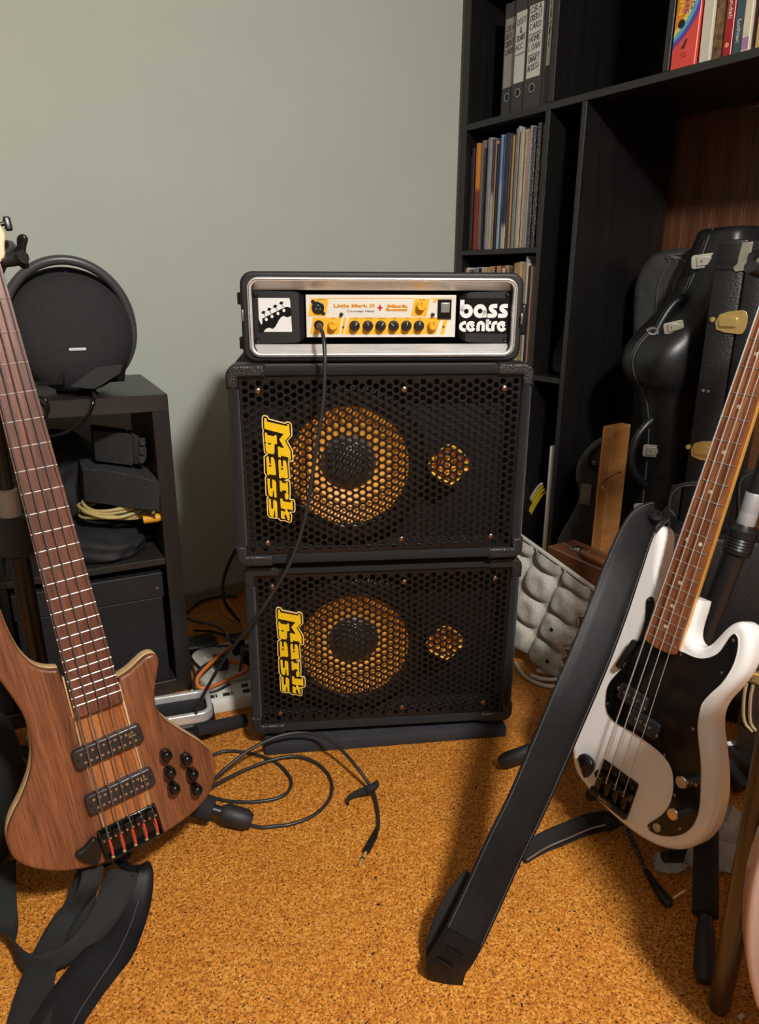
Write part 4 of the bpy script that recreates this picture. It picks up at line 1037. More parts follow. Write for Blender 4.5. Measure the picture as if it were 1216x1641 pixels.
pole = lathe_me([(0.0024, -0.010), (0.0024, -0.0082), (0.0003, -0.0081)], 12)
for cx_, cy_ in ((-.020, .1545), (.0155, .1245)):
    p = prism('pickup', rrect(0.057, 0.0285, 0.004, 3), -0.0185, -0.0098, M['pickup'], brs, bevel=0.0016, res=2, matrix=Matrix.Translation((cx_, cy_, 0)))
    for i in range(4): add('pole_piece', pole, M['steel'], p, loc=((i - 1.5) * .0095 - .001, 0.001, 0))
    for sx in (-.0315, .0315): lathe('screw', [(0.0024, -0.0175), (0.0024, -0.0145), (0.0003, -0.014)], M['steel'], p, n=10, loc=(sx * .93, .004 if sx < 0 else -.004, 0.0055))
bb = prism('bridge', rrect(0.078, 0.064, 0.003, 2), -0.0206, -0.0175, M['gloss'], brs, bevel=0.0008, res=1, matrix=Matrix.Translation((-.0015, -.010, 0)))
bkw = box('bridge_back', (0.080, 0.013, 0.011), (0, -0.030, -0.0135), M['black'], bb, 0.002, 2)
text('maker_name', 'BABICZ', 0.0085, M['steel'], bb, Matrix.Translation((-.004, -0.0305, -0.0078)))
for i in range(4):
    x = (i - 1.5) * .019 + .0015
    sd = lathe('saddle', [(0.0003, -.0095), (0.0062, -.0095), (0.0080, -.007), (0.0055, 0), (0.0080, .007), (0.0062, .0095), (0.0003, .0095)], M['gloss'], bb, n=20, matrix=disc_axis((x, 0.006, -0.0085), (1, 0, 0)))
    lathe('cam_screw', [(0.0060, -0.0175), (0.0060, -0.0145), (0.0045, -0.0135), (0.0042, -0.0150), (0.0003, -0.0150)], M['black'], bb, n=16, loc=(x, 0.0215, 0))
    box('saddle_arm', (0.0075, 0.026, 0.007), (x, -0.010, -0.0125), M['gloss'], bb, 0.0015, 1)
kn2 = lathe_me([(0.0098, -0.0185), (0.0098, 0.001), (0.0086, 0.0022), (0.0003, 0.0022)], 28, 30)
kt = lathe_me([(0.0086, 0.0021), (0.0084, 0.0026), (0.0003, 0.0026)], 28)
for px_, py_ in ((1098, 1252), (1084, 1303)):
    x, y = buv(BR_M, px_, py_, -0.010)
    k_ = add('knob', kn2, M['chrome'], brs, loc=(x, y, 0))
    add('knob_top', kt, M['chrome'], k_)
x, y = buv(BR_M, 1052.5, 1326.5, -0.017)
lathe('output_jack', [(0.0075, -0.0186), (0.0075, -0.0165), (0.0062, -0.0150), (0.0038, -0.0150), (0.0038, -0.0178), (0.0003, -0.0178)], M['steel'], brs, n=20, loc=(x, y, 0))
scr = lathe_me([(0.0026, -0.0186), (0.0026, -0.0176), (0.0018, -0.0170), (0.0003, -0.0168)], 10)
for qx, qy in ((523, 527), (306, 1075), (362, 1000), (690, 815), (967, 742), (905, 912), (755, 1208), (605, 1345), (770, 1503), (658, 1557)):
    x, y = buv(BR_M, 880 + qx / 3.2827, 800 + qy / 3.2827, -0.018)
    add('screw', scr, M['bronze'], brs, loc=(x, y, 0))
for qx, qy in ((580, 775), (840, 780), (975, 410)):
    x, y = buv(BR_M, 930 + qx / 5.287, 1180 + qy / 5.287, -0.018)
    add('screw', scr, M['steel'], brs, loc=(x, y, 0))
a0, a1 = buv(BR_M, 1020, 1025, -.015), buv(BR_M, 990, 1071, -.015)
tr_ = box('thumb_rest', (0.010, math.dist(a0, a1) * .92, 0.010), (0, 0, 0), M['black'], brs, 0.002, 2)
tr_.location = ((a0[0] + a1[0]) / 2, (a0[1] + a1[1]) / 2, -0.0135); tr_.rotation_euler = (0, 0, math.atan2(a1[1] - a0[1], a1[0] - a0[0]) - PI / 2)
pk = sm2([(-.085, -.003), (-.078, .008), (-.064, .010), (-.053, .004), (-.050, -.008), (-.054, -.022), (-.060, -.030), (-.070, -.022), (-.080, -.012)], 4)
p = prism('pick_holder', pk, -0.0206, -0.008, M['black'], brs, bevel=0.004, res=3)
prism('holder_face', pk, -0.009, -0.0074, M['gloss'], p, grow=-0.006, bevel=.0006, res=1)
lathe('strap_button', [(0.004, 0), (0.004, 0.012), (0.009, 0.014), (0.010, 0.017), (0.0003, 0.018)], M['black'], brs, n=18, matrix=disc_axis((-.088, .440, -.040), (-0.1, 1, 0)))
prism('headstock', sm2([(-.022, .868), (.022, .868), (.03, .90), (.04, .98), (.03, 1.06), (.0, 1.09), (-.03, 1.05), (-.05, .97), (-.04, .90)], 4), -0.034, -0.020, M['amber'], brs, bevel=.002)

# ---------------------------------------------------------------- stands for the two basses
M['tape'] = plain('silver_tape', (0.40, 0.40, 0.41), 0.4, 0.35)
M['tube'] = plain('stand_tube', (0.010, 0.010, 0.011), 0.3)
M['foam_sleeve'] = plain('foam_sleeve', (0.009, 0.009, 0.010), 0.9, bmp=(220, 0.4, 0.0015))
M['leather'] = plain('black_leather', (0.006, 0.006, 0.0068), 0.5, vary=0.3, vscale=25, bmp=(70, 0.2, 0.002), spec=0.2)
M['suede'] = plain('black_suede', (0.007, 0.007, 0.007), 0.85, vary=0.25, vscale=60, bmp=(400, 0.3, 0.001))
M['stitch'] = plain('stitching', (0.10, 0.10, 0.10), 0.8)
def lerp(a, b, f): return V(a) * (1 - f) + V(b) * f

stL = thing('guitar_stand', 'black tripod stand holding the natural wood bass', 'guitar stand', (-0.605, 1.135, 0), group='guitar stands')
L0 = V((-0.605, 1.135, 0))
def sl(p): return V(p) - L0
hub = V((-0.605, 1.135, 0.13))
tube('lower_pole', [sl((-0.600, 1.13, 0.05)), sl((-0.612, 1.135, 0.60))], 0.0165, M['tube'], stL, 14)
tube('upper_pole', [sl((-0.612, 1.135, 0.60)), sl((-0.622, 1.135, 1.0))], 0.012, M['tube'], stL, 14)
lathe('clamp', [(0.022, -.040), (0.026, -.035), (0.026, .020), (0.023, .028), (0.016, .03)], M['rubber'], stL, n=20, loc=sl((-0.613, 1.135, 0.585)))
lathe('collar', [(0.0165, 0.0), (0.0165, .045), (0.0125, .047)], M['tape'], stL, n=18, loc=sl((-0.614, 1.135, 0.615)))
for ft, slv in (((-0.238, 1.112, 0.016), True), ((-0.313, 1.442, 0.015), 'end'), ((-0.86, 1.36, 0.016), False)):
    a, b = hub, V(ft)
    lg_ = tube('leg', [sl(a), sl(lerp(a, b, .6)), sl(lerp(a, b, .97))], 0.0105, M['tube'], stL, 12)
    if slv == 'end':
        tube('foam_sleeve', [sl(lerp(a, b, .70)), sl(b)], 0.0140, M['foam_sleeve'], lg_, 14); continue
    tube('rubber_foot', [sl(lerp(a, b, .84)), sl(lerp(a, b, .87)), sl(lerp(a, b, .97)), sl(b)], [0.0135, 0.019, 0.0195, 0.012], M['rubber'], lg_, 14)
    if slv: tube('foam_sleeve', [sl(lerp(a, b, .56)), sl(lerp(a, b, .80))], 0.0225, M['foam_sleeve'], lg_, 14)
lathe('hub', [(0.022, -.03), (0.03, -.025), (0.03, .025), (0.022, .03)], M['rubber'], stL, n=18, loc=sl(hub))
# cradle arms under the body and the neck yoke
for sx in (-.075, -.015):
    q = BL_M @ V((sx, -0.05, -0.10)); e = BL_M @ V((sx, -0.076, -0.055))
    tube('cradle_arm', [sl((-0.602, 1.132, 0.16)), sl(q + V((0, .02, 0))), sl(BL_M @ V((sx, -.078, -.085))), sl(e)], 0.010, M['foam_sleeve'], stL, 10, 3)
yk = BL_M @ V((0.0, 0.875, -0.075))
tube('yoke_neck', [sl((-0.622, 1.135, 0.985)), sl((-0.622, 1.12, 1.01)), sl(yk)], 0.011, M['tube'], stL, 10)
cr = [BL_M @ V((x, 0.878, z)) for x, z in ((-.058, -.010), (-.058, -.045), (-.025, -.068), (.025, -.068), (.052, -.060), (.060, -.050))]
tube('yoke', [sl(q) for q in cr], 0.010, M['rubber'], stL, 10, 4)
wk = thing_m = None
kb_c = at_t(7, 398, 1.06)
q = sl(kb_c)
body = prism('lock_bracket', sm2([(-.032, -.014), (-.030, .010), (.004, .012), (.013, .006), (.013, -.004), (.0, -.020), (-.02, -.050), (-.032, -.055)], 3), -.010, .010, plain('bracket_grey', (0.06, 0.06, 0.062), .4), stL, bevel=.002, matrix=Matrix.Translation(q) @ XZ)
lathe('rivet', [(0.0045, 0.010), (0.004, 0.0115), (0.0003, 0.012)], M['gloss'], body, n=12, loc=(0.001, 0.0005, 0))
prism('wing_knob', sm2([(.014, -.004), (.020, .004), (.022, .015), (.030, .020), (.036, .014), (.031, .0), (.030, -.014), (.033, -.024), (.026, -.029), (.019, -.024), (.015, -.012)], 4), -.005, .005, M['black'], stL, bevel=.003, matrix=Matrix.Translation(q) @ XZ)

stR = thing('guitar_stand', 'black tripod stand holding the white bass', 'guitar stand', (0.69, 1.30, 0), group='guitar stands')
R0 = V((0.69, 1.30, 0))
def sr(p): return V(p) - R0
hubR = V((0.668, 1.285, 0.23))
pb, pt_ = at_y(1112, 1055, 1.292), at_y(1205, 762, 1.315)
dv = (pt_ - pb).normalized()
tube('lower_pole', [sr(V((0.655, 1.285, 0.06))), sr(pb), sr(at_y(1187, 862, 1.308))], 0.0205, M['tube'], stR, 16)
ctr = at_y(1187, 862, 1.308)
def axl(name, prof, c, mat, n=22): return lathe(name, prof, mat, stR, n=n, matrix=disc_axis(sr(c), dv))
axl('clamp', [(0.021, -.036), (0.026, -.030), (0.0255, -.024), (0.027, -.022), (0.0255, -.018), (0.027, -.016), (0.0255, -.012), (0.027, -.010), (0.0255, -.006), (0.027, -.004), (0.0255, 0.0), (0.027, .002), (0.0265, .016), (0.018, .026), (0.017, .028)], ctr, M['black'])
axl('tape_wrap', [(0.0165, .024), (0.0172, .026), (0.0172, .050), (0.0168, .052), (0.0172, .054), (0.0172, .088), (0.0165, .09)], ctr, M['tape'])
tube('upper_pole', [sr(ctr + dv * .08), sr(ctr + dv * .55)], 0.0145, M['tube'], stR, 14)
for ft, slv in (((0.258, 1.288, 0.017), (.50, .74)), ((0.478, 0.788, 0.017), (.30, .83)), (tuple(at_z(1122, 1262, .017)), None)):
    a, b = hubR, V(ft)
    lg_ = tube('leg', [sr(a), sr(lerp(a, b, .6)), sr(lerp(a, b, .97))], 0.0115, M['tube'], stR, 12)
    k_ = .86 if slv and slv[1] > .8 else .82
    tube('rubber_foot', [sr(lerp(a, b, k_)), sr(lerp(a, b, k_ + .03)), sr(lerp(a, b, .97)), sr(b)], [0.0125, 0.0145, 0.016, 0.011], M['rubber'], lg_, 14)
    if slv: tube('foam_sleeve', [sr(lerp(a, b, slv[0])), sr(lerp(a, b, slv[1]))], 0.0195, M['foam_sleeve'], lg_, 14)
lathe('hub', [(0.022, -.03), (0.032, -.025), (0.032, .025), (0.022, .03)], M['rubber'], stR, n=18, loc=sr(hubR))
for sx in (-.07, .10):
    e = BR_M @ V((sx, -0.082, -0.06))
    tube('cradle_arm', [sr((0.665, 1.283, 0.20)), sr(BR_M @ V((sx, -.06, -.10))), sr(BR_M @ V((sx, -.082, -.075))), sr(e)], 0.010, M['foam_sleeve'], stR, 10, 3)
cr = [BR_M @ V((x, 0.878, z)) for x, z in ((-.058, -.010), (-.058, -.045), (-.025, -.068), (.025, -.068), (.052, -.060), (.060, -.050))]
tube('yoke', [sr(q) for q in cr], 0.010, M['rubber'], stR, 10, 4)
tube('yoke_neck', [sr(ctr + dv * .54), sr(BR_M @ V((0, .878, -.07)))], 0.010, M['tube'], stR, 10)
yb_ = at_t(1212, 418, 1.22)
q = sr(yb_)
bk2 = prism('lock_bracket', sm2([(-.012, .0), (-.010, .012), (.004, .018), (.03, .016), (.03, -.016), (.004, -.018), (-.010, -.014)], 3), -.012, .012, plain('bracket_dark', (0.03, 0.03, 0.034), .4), stR, bevel=.003, matrix=Matrix.Translation(q) @ XZ)
lathe('rivet', [(0.0055, 0.012), (0.005, 0.0135), (0.0003, 0.014)], M['steel'], bk2, n=12, loc=(-0.002, 0.0, 0))

# ---------------------------------------------------------------- straps
# broad leather strap hanging from the horn of the white bass down to the floor
sp = thing('leather_strap', 'broad black leather strap hanging from the white bass to the floor', 'guitar strap', (0.106, 0.80, 0))
S0 = V((0.106, 0.80, 0))
def sT(p): return V(p) - S0
horn = BR_M @ V((-.088, .456, -.040))
ctrl = [(1062, 836, 1.215), (1046, 829, 1.195), (1025, 846, 1.175), (1000, 905, 1.135), (975, 975, 1.105), (946, 1050, 1.085), (912, 1130, 1.07), (880, 1205, 1.065), (845, 1285, 1.06), (806, 1365, 1.055), (772, 1440, 1.05), (744, 1500, 1.04)]
path = [sT(at_t(*c)) for c in ctrl]
side = []
for i, c in enumerate(ctrl):
    s_ = RGT * 1.0 + UPV * (-0.42) + FWD * (0.25 if i < 3 else 0.0)
    if i < 2: s_ = RGT * 0.85 - UPV * 0.25 + FWD * 0.6
    side.append(s_)
wd_ = [0.050, 0.054, 0.057, 0.060, 0.062, 0.063, 0.063, 0.062, 0.061, 0.061, 0.061, 0.061]
mb = strap('band', path, side, wd_, 0.003, M['leather'], sp, 6, 0.0012)
# stitched lines along both edges
for sg in (-1, 1):
    pts = catmull(path, 6); sd = catmull(side, 6); ww = [q.x for q in catmull([V((w, 0, 0)) for w in wd_], 6)]
    st_bm = bmesh.new()
    acc = 0
    line = []
    for i in range(len(pts)):
        t_ = (pts[min(i + 1, len(pts) - 1)] - pts[max(i - 1, 0)]).normalized()
        d_ = (sd[i] - t_ * sd[i].dot(t_)).normalized(); n_ = t_.cross(d_)
        if n_.dot(CAM - S0 - pts[i]) < 0: n_ = -n_
        line.append(pts[i] + d_ * (sg * ww[i] * .44) + n_ * 0.0023)
    tube('stitch_line', line, 0.00045, M['stitch'], mb, 4)
end = [(744, 1500, 1.04), (728, 1528, 1.043), (714, 1552, 1.052), (716, 1580, 1.072), (735, 1592, 1.085)]
strap('end_tab', [sT(at_t(*c)) for c in end], [RGT - UPV * .5, RGT - UPV * .55, RGT - UPV * .5 + FWD * .1, RGT - UPV * .35, RGT - UPV * .3], [0.0605, 0.061, 0.060, 0.048, 0.03], 0.0045, M['leather'], sp, 6, 0.002)
slot_c = sT(at_t(712, 1543, 1.040))
tube('slot', [slot_c - (RGT - UPV * .6).normalized() * .013, slot_c + (RGT - UPV * .6).normalized() * .013], 0.0022, M['gloss'], sp, 8)
slot_d = sT(at_t(729, 1526, 1.036))
tube('slot', [slot_d - (RGT - UPV * .6).normalized() * .013, slot_d + (RGT - UPV * .6).normalized() * .013], 0.0016, M['gloss'], sp, 8)
tail = [(770, 1412, 1.085), (744, 1450, 1.085), (726, 1490, 1.085), (716, 1530, 1.085), (724, 1570, 1.085)]
strap('under_tail', [sT(at_t(*c)) for c in tail], [RGT - UPV * .5] * 5, [0.058, 0.064, 0.066, 0.064, 0.05], 0.005, M['suede'], sp, 5)
tube('button_ring', [sT(at_t(c[0], c[1], 1.068)) for c in ((706, 1572), (712, 1586), (719, 1594), (716, 1585), (708, 1574))], 0.0012, M['steel'], sp, 6, 3)
lathe('strap_lock', [(0.0115, 0), (0.0125, .004), (0.010, .008), (0.006, .0085), (0.005, .006), (0.0003, .006)], M['black'], sp, n=22, matrix=disc_axis(sT(at_t(1050, 829, 1.187)), (-.15, -.35, 1)))
# shorter strap lying in loops under the wooden bass
sp2 = thing('suede_strap', 'black suede strap looped on the floor under the wooden bass', 'guitar strap', (-0.47, 0.85, 0))
Q0 = V((-0.47, 0.85, 0))
def sQ(p): return V(p) - Q0
ca = [(150, 1388, .095), (143, 1420, .075), (122, 1450, .050), (98, 1480, .034), (80, 1515, .026), (66, 1550, .022), (55, 1590, .02), (44, 1650, .02)]
strap('band', [sQ(at_z(*c)) for c in ca], [RGT * .9 - UPV * .1 + FWD * .2, RGT * .8 + FWD * .5, RGT * .7 + FWD * .5 - UPV * .3, RGT - UPV * .2, RGT, RGT, RGT, RGT], [.032, .032, .030, .034, .040, .046, .052, .06], 0.003, M['suede'], sp2, 6)
cb_ = [(2, 1385, .055), (4, 1430, .050), (10, 1480, .035), (22, 1520, .027), (45, 1545, .026), (75, 1543, .028), (105, 1530, .031), (135, 1507, .035), (165, 1470, .042), (188, 1425, .055), (198, 1396, .066)]
strap('band', [sQ(at_z(*c)) for c in cb_], [RGT + FWD * .3, RGT + FWD * .3, RGT * .6 - UPV * .2, RGT * .2 - UPV * .9, UPV * -1, UPV * -1, UPV * -1 + RGT * .3, UPV * -1 + RGT * .5, UPV * -.8 + RGT * .7, RGT - UPV * .5, RGT - UPV * .3], [.045, .040, .034, .032, .032, .030, .030, .034, .044, .05, .05], 0.003, M['suede'], sp2, 6)
cc_ = [(198, 1393, .066), (210, 1388, .058), (218, 1402, .044), (212, 1440, .026), (198, 1480, .016), (176, 1525, .012), (145, 1570, .010), (112, 1620, .009), (90, 1660, .009)]
strap('padded_band', [sQ(at_z(*c)) for c in cc_], [RGT * .9 - UPV * .45] * 9, [.045, .05, .055, .062, .066, .070, .074, .078, .08], 0.005, M['leather'], sp2, 6)
for off in (-10, 10):
    tube('stitch_line', [sQ(at_z(c[0] + off * (1 + i * .12), c[1] + off * .2, c[2] + .0035)) for i, c in enumerate(cc_[3:])], 0.0005, M['stitch'], sp2, 4, 4)
cd_ = [(140, 1392, .085), (138, 1410, .06), (130, 1440, .035), (118, 1480, .014), (100, 1520, .011)]
strap('inner_band', [sQ(at_z(*c)) for c in cd_], [RGT - UPV * .2] * 5, [.03, .04, .045, .045, .04], 0.003, M['suede'], sp2, 5)

# ---------------------------------------------------------------- leads on the floor by the stack
fl = thing('coiled_lead', 'black lead coiled on the cork floor with a gold tipped plug', 'cable', (-0.10, 1.22, 0))
C0 = V((-0.10, 1.22, 0))
def sC(p): return V(p) - C0
ctl = [(333, 1262, .03), (350, 1242, .03), (395, 1205, .05), (440, 1182, .06), (480, 1174, .062), (515, 1180, .06), (545, 1200, .052), (572, 1230, .038), (590, 1255, .020), (600, 1275, .010), (605, 1300, .006), (606, 1325, .006), (600, 1340, .0065)]
tube('cord', [sC(at_z(*c)) for c in ctl], 0.0036, M['lead'], fl, 8, 6)
ct2 = [(335, 1264, .014), (350, 1255, .012), (390, 1235, .008), (435, 1218, .008), (475, 1212, .008), (505, 1222, .006), (525, 1240, .004), (532, 1262, .004), (525, 1285, .004), (500, 1308, .004), (465, 1321, .004), (440, 1324, .004), (418, 1326, .004), (400, 1322, .004)]
tube('cord', [sC(at_z(*c)) for c in ct2], 0.0036, M['lead'], fl, 8, 6)
ct3 = [(330, 1215, .006), (360, 1204, .005), (395, 1206, .004), (430, 1216, .004), (452, 1230, .004), (466, 1250, .004), (462, 1268, .004), (445, 1279, .004), (410, 1285, .004), (380, 1285, .004), (355, 1282, .004), (322, 1272, .004)]
tube('cord', [sC(at_z(*c)) for c in ct3], 0.0036, M['lead'], fl, 8, 6)
tube('plug_boot', [sC(at_z(603, 1330, .007)), sC(at_z(600, 1340, .0075)), sC(at_z(588, 1362, .0075)), sC(at_z(586, 1366, .0075))], [0.004, 0.0065, 0.007, 0.0055], M['black'], fl, 12)
tp = tube('plug_tip', [sC(at_z(587, 1364, .0075)), sC(at_z(581, 1376, .006)), sC(at_z(580, 1378, .006)), sC(at_z(577, 1384, .005)), sC(at_z(575.5, 1387, .005))], [0.0032, 0.0032, 0.0024, 0.0032, 0.0012], M['brass'], fl, 10)
tube('tip_band', [sC(at_z(581.5, 1375, .0061)), sC(at_z(580.5, 1377, .006))], 0.0034, M['black'], tp, 10)
vl = [(606, 1254, .028), (596, 1262, .026), (580, 1268, .022), (565, 1274, .016), (557, 1282, .010), (558, 1290, .005)]
strap('cable_tie', [sC(at_z(*c)) for c in vl], [UPV] * 6, [.014, .016, .014, .010, .010, .008], 0.003, M['suede'], fl, 4)
tube('cable_tie_knot', [sC(at_z(584, 1263, .024)), sC(at_z(594, 1264, .026)), sC(at_z(604, 1257, .027))], [.006, .0085, .006], M['suede'], fl, 8, 2)


# ---------------------------------------------------------------- low shelf unit beside the stack
TH = R(26.0)
SU = V((-0.473, 1.60, 0.0))
SU_M = Matrix.Translation(SU) @ Matrix.Rotation(TH, 4, 'Z')
su_w, su_d = V((math.cos(TH), math.sin(TH), 0)), V((-math.sin(TH), math.cos(TH), 0))
def su_loc(px, py, d):
    q = SU_M.inverted() @ on_plane(px, py, SU + su_d * d, su_d)
    return q
un = thing('shelf_unit', 'low black wood-grain cube shelf with two boxes', 'shelf', mat=SU_M)
UW, UD, UH = 0.77, 0.39, 0.748
M['ashL'] = wood('dark_ash_top', (0.018, 0.016, 0.015), (0.026, 0.024, 0.022), (0.036, 0.033, 0.030), 'X', 1.0, 0.38, 30, stretch=25, pores=0.4)
box('top_panel', (UW, UD, 0.037), (-UW / 2, UD / 2, UH - .0185), M['ashL'], un, 0.001, 1)
box('side_panel', (0.037, UD, UH - .037), (-.0185, UD / 2, (UH - .037) / 2), M['ash_edge'], un, 0.001, 1)
box('side_panel', (0.037, UD, UH - .037), (-UW + .0185, UD / 2, (UH - .037) / 2), M['ash_edge'], un, 0.001, 1)
box('bottom_panel', (UW - .074, UD, 0.037), (-UW / 2, UD / 2, .0185), M['ashL'], un, 0.001, 1)
box('shelf', (UW - .074, UD - .004, 0.016), (-UW / 2, UD / 2, .354), M['ashL'], un, 0.001, 1)
box('divider', (0.016, UD - .006, .329), (-UW / 2, UD / 2, .5265), M['ash'], un)
box('divider', (0.016, UD - .006, .308), (-UW / 2, UD / 2, .191), M['ash'], un)
M['cardbox'] = plain('black_card', (0.013, 0.013, 0.015), 0.5, vary=0.25, vscale=8)
for i, lb in enumerate(('black lidded card box in the shelf compartment nearest the stack', 'black lidded card box in the shelf compartment behind the wooden bass neck')):
    bx = thing('storage_box', lb, 'box', group='black storage boxes', mat=SU_M @ Matrix.Translation((-.2095 - i * .351, .004, .0375)))
    box('box_body', (0.318, 0.36, 0.225), (0, 0.185, 0.1125), M['cardbox'], bx, 0.002, 1)
    box('lid', (0.326, 0.372, 0.062), (0, 0.188, 0.257), M['cardbox'], bx, 0.002, 1)
    if i == 0: lathe('rivet', [(0.004, 0), (0.003, .002), (0.0003, .0022)], M['steel'], bx, n=10, matrix=Matrix.Translation((.148, .002, .25)) @ XZ)
# --- contents of the upper compartment
def foam(name, c, c2):
    m, nt, nd, ln, bs = nmat(name)
    vec = coords(nt)
    f = noise(nt, vec, 330, 2, .6)
    ln.new(ramp(nt, f, [(.45, c), (.62, c), (.70, c2)]), bs.inputs['Base Color'])
    bs.inputs['Roughness'].default_value = .95; bs.inputs['Specular IOR Level'].default_value = .15
    bump(nt, bs, f, .4, .002)
    return m
M['foam'] = foam('packing_foam', (0.036, 0.036, 0.037), (0.15, 0.15, 0.15))
def on_shelf(px, py, d): return SU_M @ su_loc(px, py, d)
_pr = on_shelf(254, 772, -.035)
FOAM_P = V((_pr.x - .104 * math.cos(R(18)), _pr.y + .104 * math.sin(R(18)), _pr.z - .068))
fbk = thing('foam_block', 'speckled dark grey foam block, the larger of two on the cable coil', 'foam block', group='foam blocks', mat=Matrix.Translation(FOAM_P) @ Matrix.Rotation(R(-18), 4, 'Z'))
fo = [(-.105, .0), (.098, -.004), (.108, .066), (.03, .078), (-.02, .082), (-.10, .080)]
def skew_block(name, pts, depth, parent, start=0.0, mat=None):
    d_ = parent.matrix_world.to_3x3().inverted() @ su_d
    d_.normalize()
    a_ = [V((x, 0, z)) + d_ * start for x, z in pts]; b_ = [q + d_ * depth for q in a_]
    bm = bmesh.new(); bm.from_mesh(loft_me([a_, b_], True, 30))
    bmesh.ops.bevel(bm, geom=bm.edges[:], offset=.002, segments=1, affect='EDGES')
    return add(name, from_bm(bm, 30), mat or M['foam'], parent)
bpy.context.view_layer.update()
skew_block('slab', fo, .15, fbk)
fb2 = thing('foam_block', 'smaller notched dark foam piece resting on the foam block', 'foam block', group='foam blocks', mat=Matrix.Translation(FOAM_P + V((-.010, .050, .0845))) @ Matrix.Rotation(R(-12), 4, 'Z') @ Matrix.Scale(.93, 4))
bpy.context.view_layer.update()
skew_block('slab', [(-.072, .006), (.03, .0), (.035, .012), (.035, .075), (.03, .080), (-.066, .088), (-.070, .080)], .08, fb2)
skew_block('slab', [(.0362, .002), (.060, .004), (.072, .02), (.074, .045), (.066, .064), (.052, .076), (.0362, .080)], .07, fb2, .008)
for k in range(3):
    box('ridge', (0.014, 0.012, 0.020), (.052 + .004 * k, 0.006, .016 + k * .023), M['foam'], fb2, 0.003, 1)
rope = plain('rope_cable', (0.52, 0.40, 0.16), .6, vary=.2, vscale=300, bmp=(500, .5, .001))
co = thing('cable_coil', 'coiled cream braided cable with an orange plug on the shelf', 'cable', mat=Matrix.Translation(V((FOAM_P.x - .034, FOAM_P.y + .078, FOAM_P.z - .021))) @ Matrix.Rotation(R(20), 4, 'Z'))
for k in range(5):
    rx, ry = .094 - .006 * (k % 3), .080 - .006 * (k % 2)
    pts = [(rx * math.cos(a * PI / 8) + .006 * math.sin(k * 2.1), ry * math.sin(a * PI / 8) + .006 * math.cos(k * 1.7), -.012 + k * .0055 + .004 * math.sin(a * 1.3 + k)) for a in range(16)]
    tube('cord', pts, 0.0042, rope, co, 8, 3, True)
tube('plug', [(.048, -.092, -.014), (.078, -.094, -.012), (.088, -.094, -.012)], [.010, .011, .008], plain('orange_plug', (.80, .36, .02), .4), co, 10)
# soft black bag underneath
def lump(name, c, rx, ry, rz, mat, label, cat, seed=1, parent=None):
    rnd = random.Random(seed)
    bm = bmesh.new()
    bmesh.ops.create_icosphere(bm, subdivisions=4, radius=1.0)
    ph_ = [rnd.uniform(0, 6) for _ in range(6)]
    for v in bm.verts:
        n = v.co.copy()
        w = 1 + .05 * math.sin(5 * n.x + ph_[0]) * math.sin(4 * n.y + ph_[1]) + .04 * math.sin(9 * n.z + 4 * n.x + ph_[2]) + .025 * math.sin(13 * n.y - 6 * n.z + ph_[3])
        z = n.z
        if z < -.55: z = -.55
        sx = math.copysign(abs(n.x) ** .75, n.x); sy = math.copysign(abs(n.y) ** .75, n.y)
        v.co = V((sx * rx * w, sy * ry * w, (z + .55) / 1.55 * rz * 2 * (1 + .12 * (w - 1) * 8)))
    me = from_bm(bm, 60)
    o = add(name, me, mat, parent, loc=c)
    if label: props(o, label, cat)
    return o
M['cloth'] = plain('black_cloth', (0.011, 0.011, 0.012), 0.75, vary=.3, vscale=40, bmp=(60, .3, .003))
lump('soft_bag', SU_M @ V((-.185, .12, .3625)), .120, .10, .034, M['cloth'], 'slumped black cloth bag under the cable coil', 'bag', 3)
lump('folded_cloth', SU_M @ V((-.40 + -.14, .12, .3625)), .10, .09, .055, M['cloth'], 'folded black cloth bundle behind the wooden bass neck', 'cloth', 5)
lump('black_pouch', SU_M @ V((-.22, .30, .3625)), .11, .07, .13, M['cloth'], 'black cloth pouch at the back of the shelf behind the foam', 'pouch', 8)
lump('gig_bag', V((-0.80, 1.05, 0.0005)), .15, .16, .13, M['cloth'], 'slumped black gig bag on the floor behind the wooden bass body', 'bag', 9)
# --- things on top of the shelf unit
M['speaker_cloth'] = plain('speaker_cloth', (0.015, 0.015, 0.017), .85, vary=.35, vscale=240, bmp=(500, .4, .001))
spk_c = at_t(115, 531, 1.57)
axis = (CAM + V((.15, 0, 0.12)) - spk_c).normalized()
rt = V((0, 0, 1)).cross(axis).normalized()
upn = axis.cross(rt)
SPM = Matrix(((rt.x, upn.x, axis.x, spk_c.x), (rt.y, upn.y, axis.y, spk_c.y), (rt.z, upn.z, axis.z, spk_c.z), (0, 0, 0, 1))) @ Matrix.Scale(.90, 4)
pk_ = thing('round_speaker', 'round charcoal wireless speaker with a grey carrying ring on the shelf', 'speaker', mat=SPM)
RS = .146
prof = [(.0005, .060), (.05, .058), (.09, .051), (.118, .040), (.136, .022), (.1415, .005), (.138, -.015), (.12, -.05), (.08, -.075), (.0005, -.085)]
bo = lathe('speaker_body', prof, M['speaker_cloth'], pk_, n=64, ang=60, loc=(0.0, -.005, 0.0))
lathe('rear_shell', [(.0005, -.03), (.11, -.03), (.146, -.033), (.150, -.042), (.140, -.06), (.0005, -.082)], M['speaker_cloth'], pk_, n=64, ang=50, loc=(0, .006, 0))
hpts, hr = [], []
for k in range(-52, 233, 7):
    hpts.append((RS * 1.0 * math.cos(R(k)), RS * math.sin(R(k)) + .006 + .014 * max(0, math.sin(R(k))), -.030 + .030 * max(0, math.sin(R(k)))))
hl = tube('carrying_ring', hpts, 0.0115, plain('ring_grey', (0.055, 0.056, 0.062), .33), pk_, 12, 2)
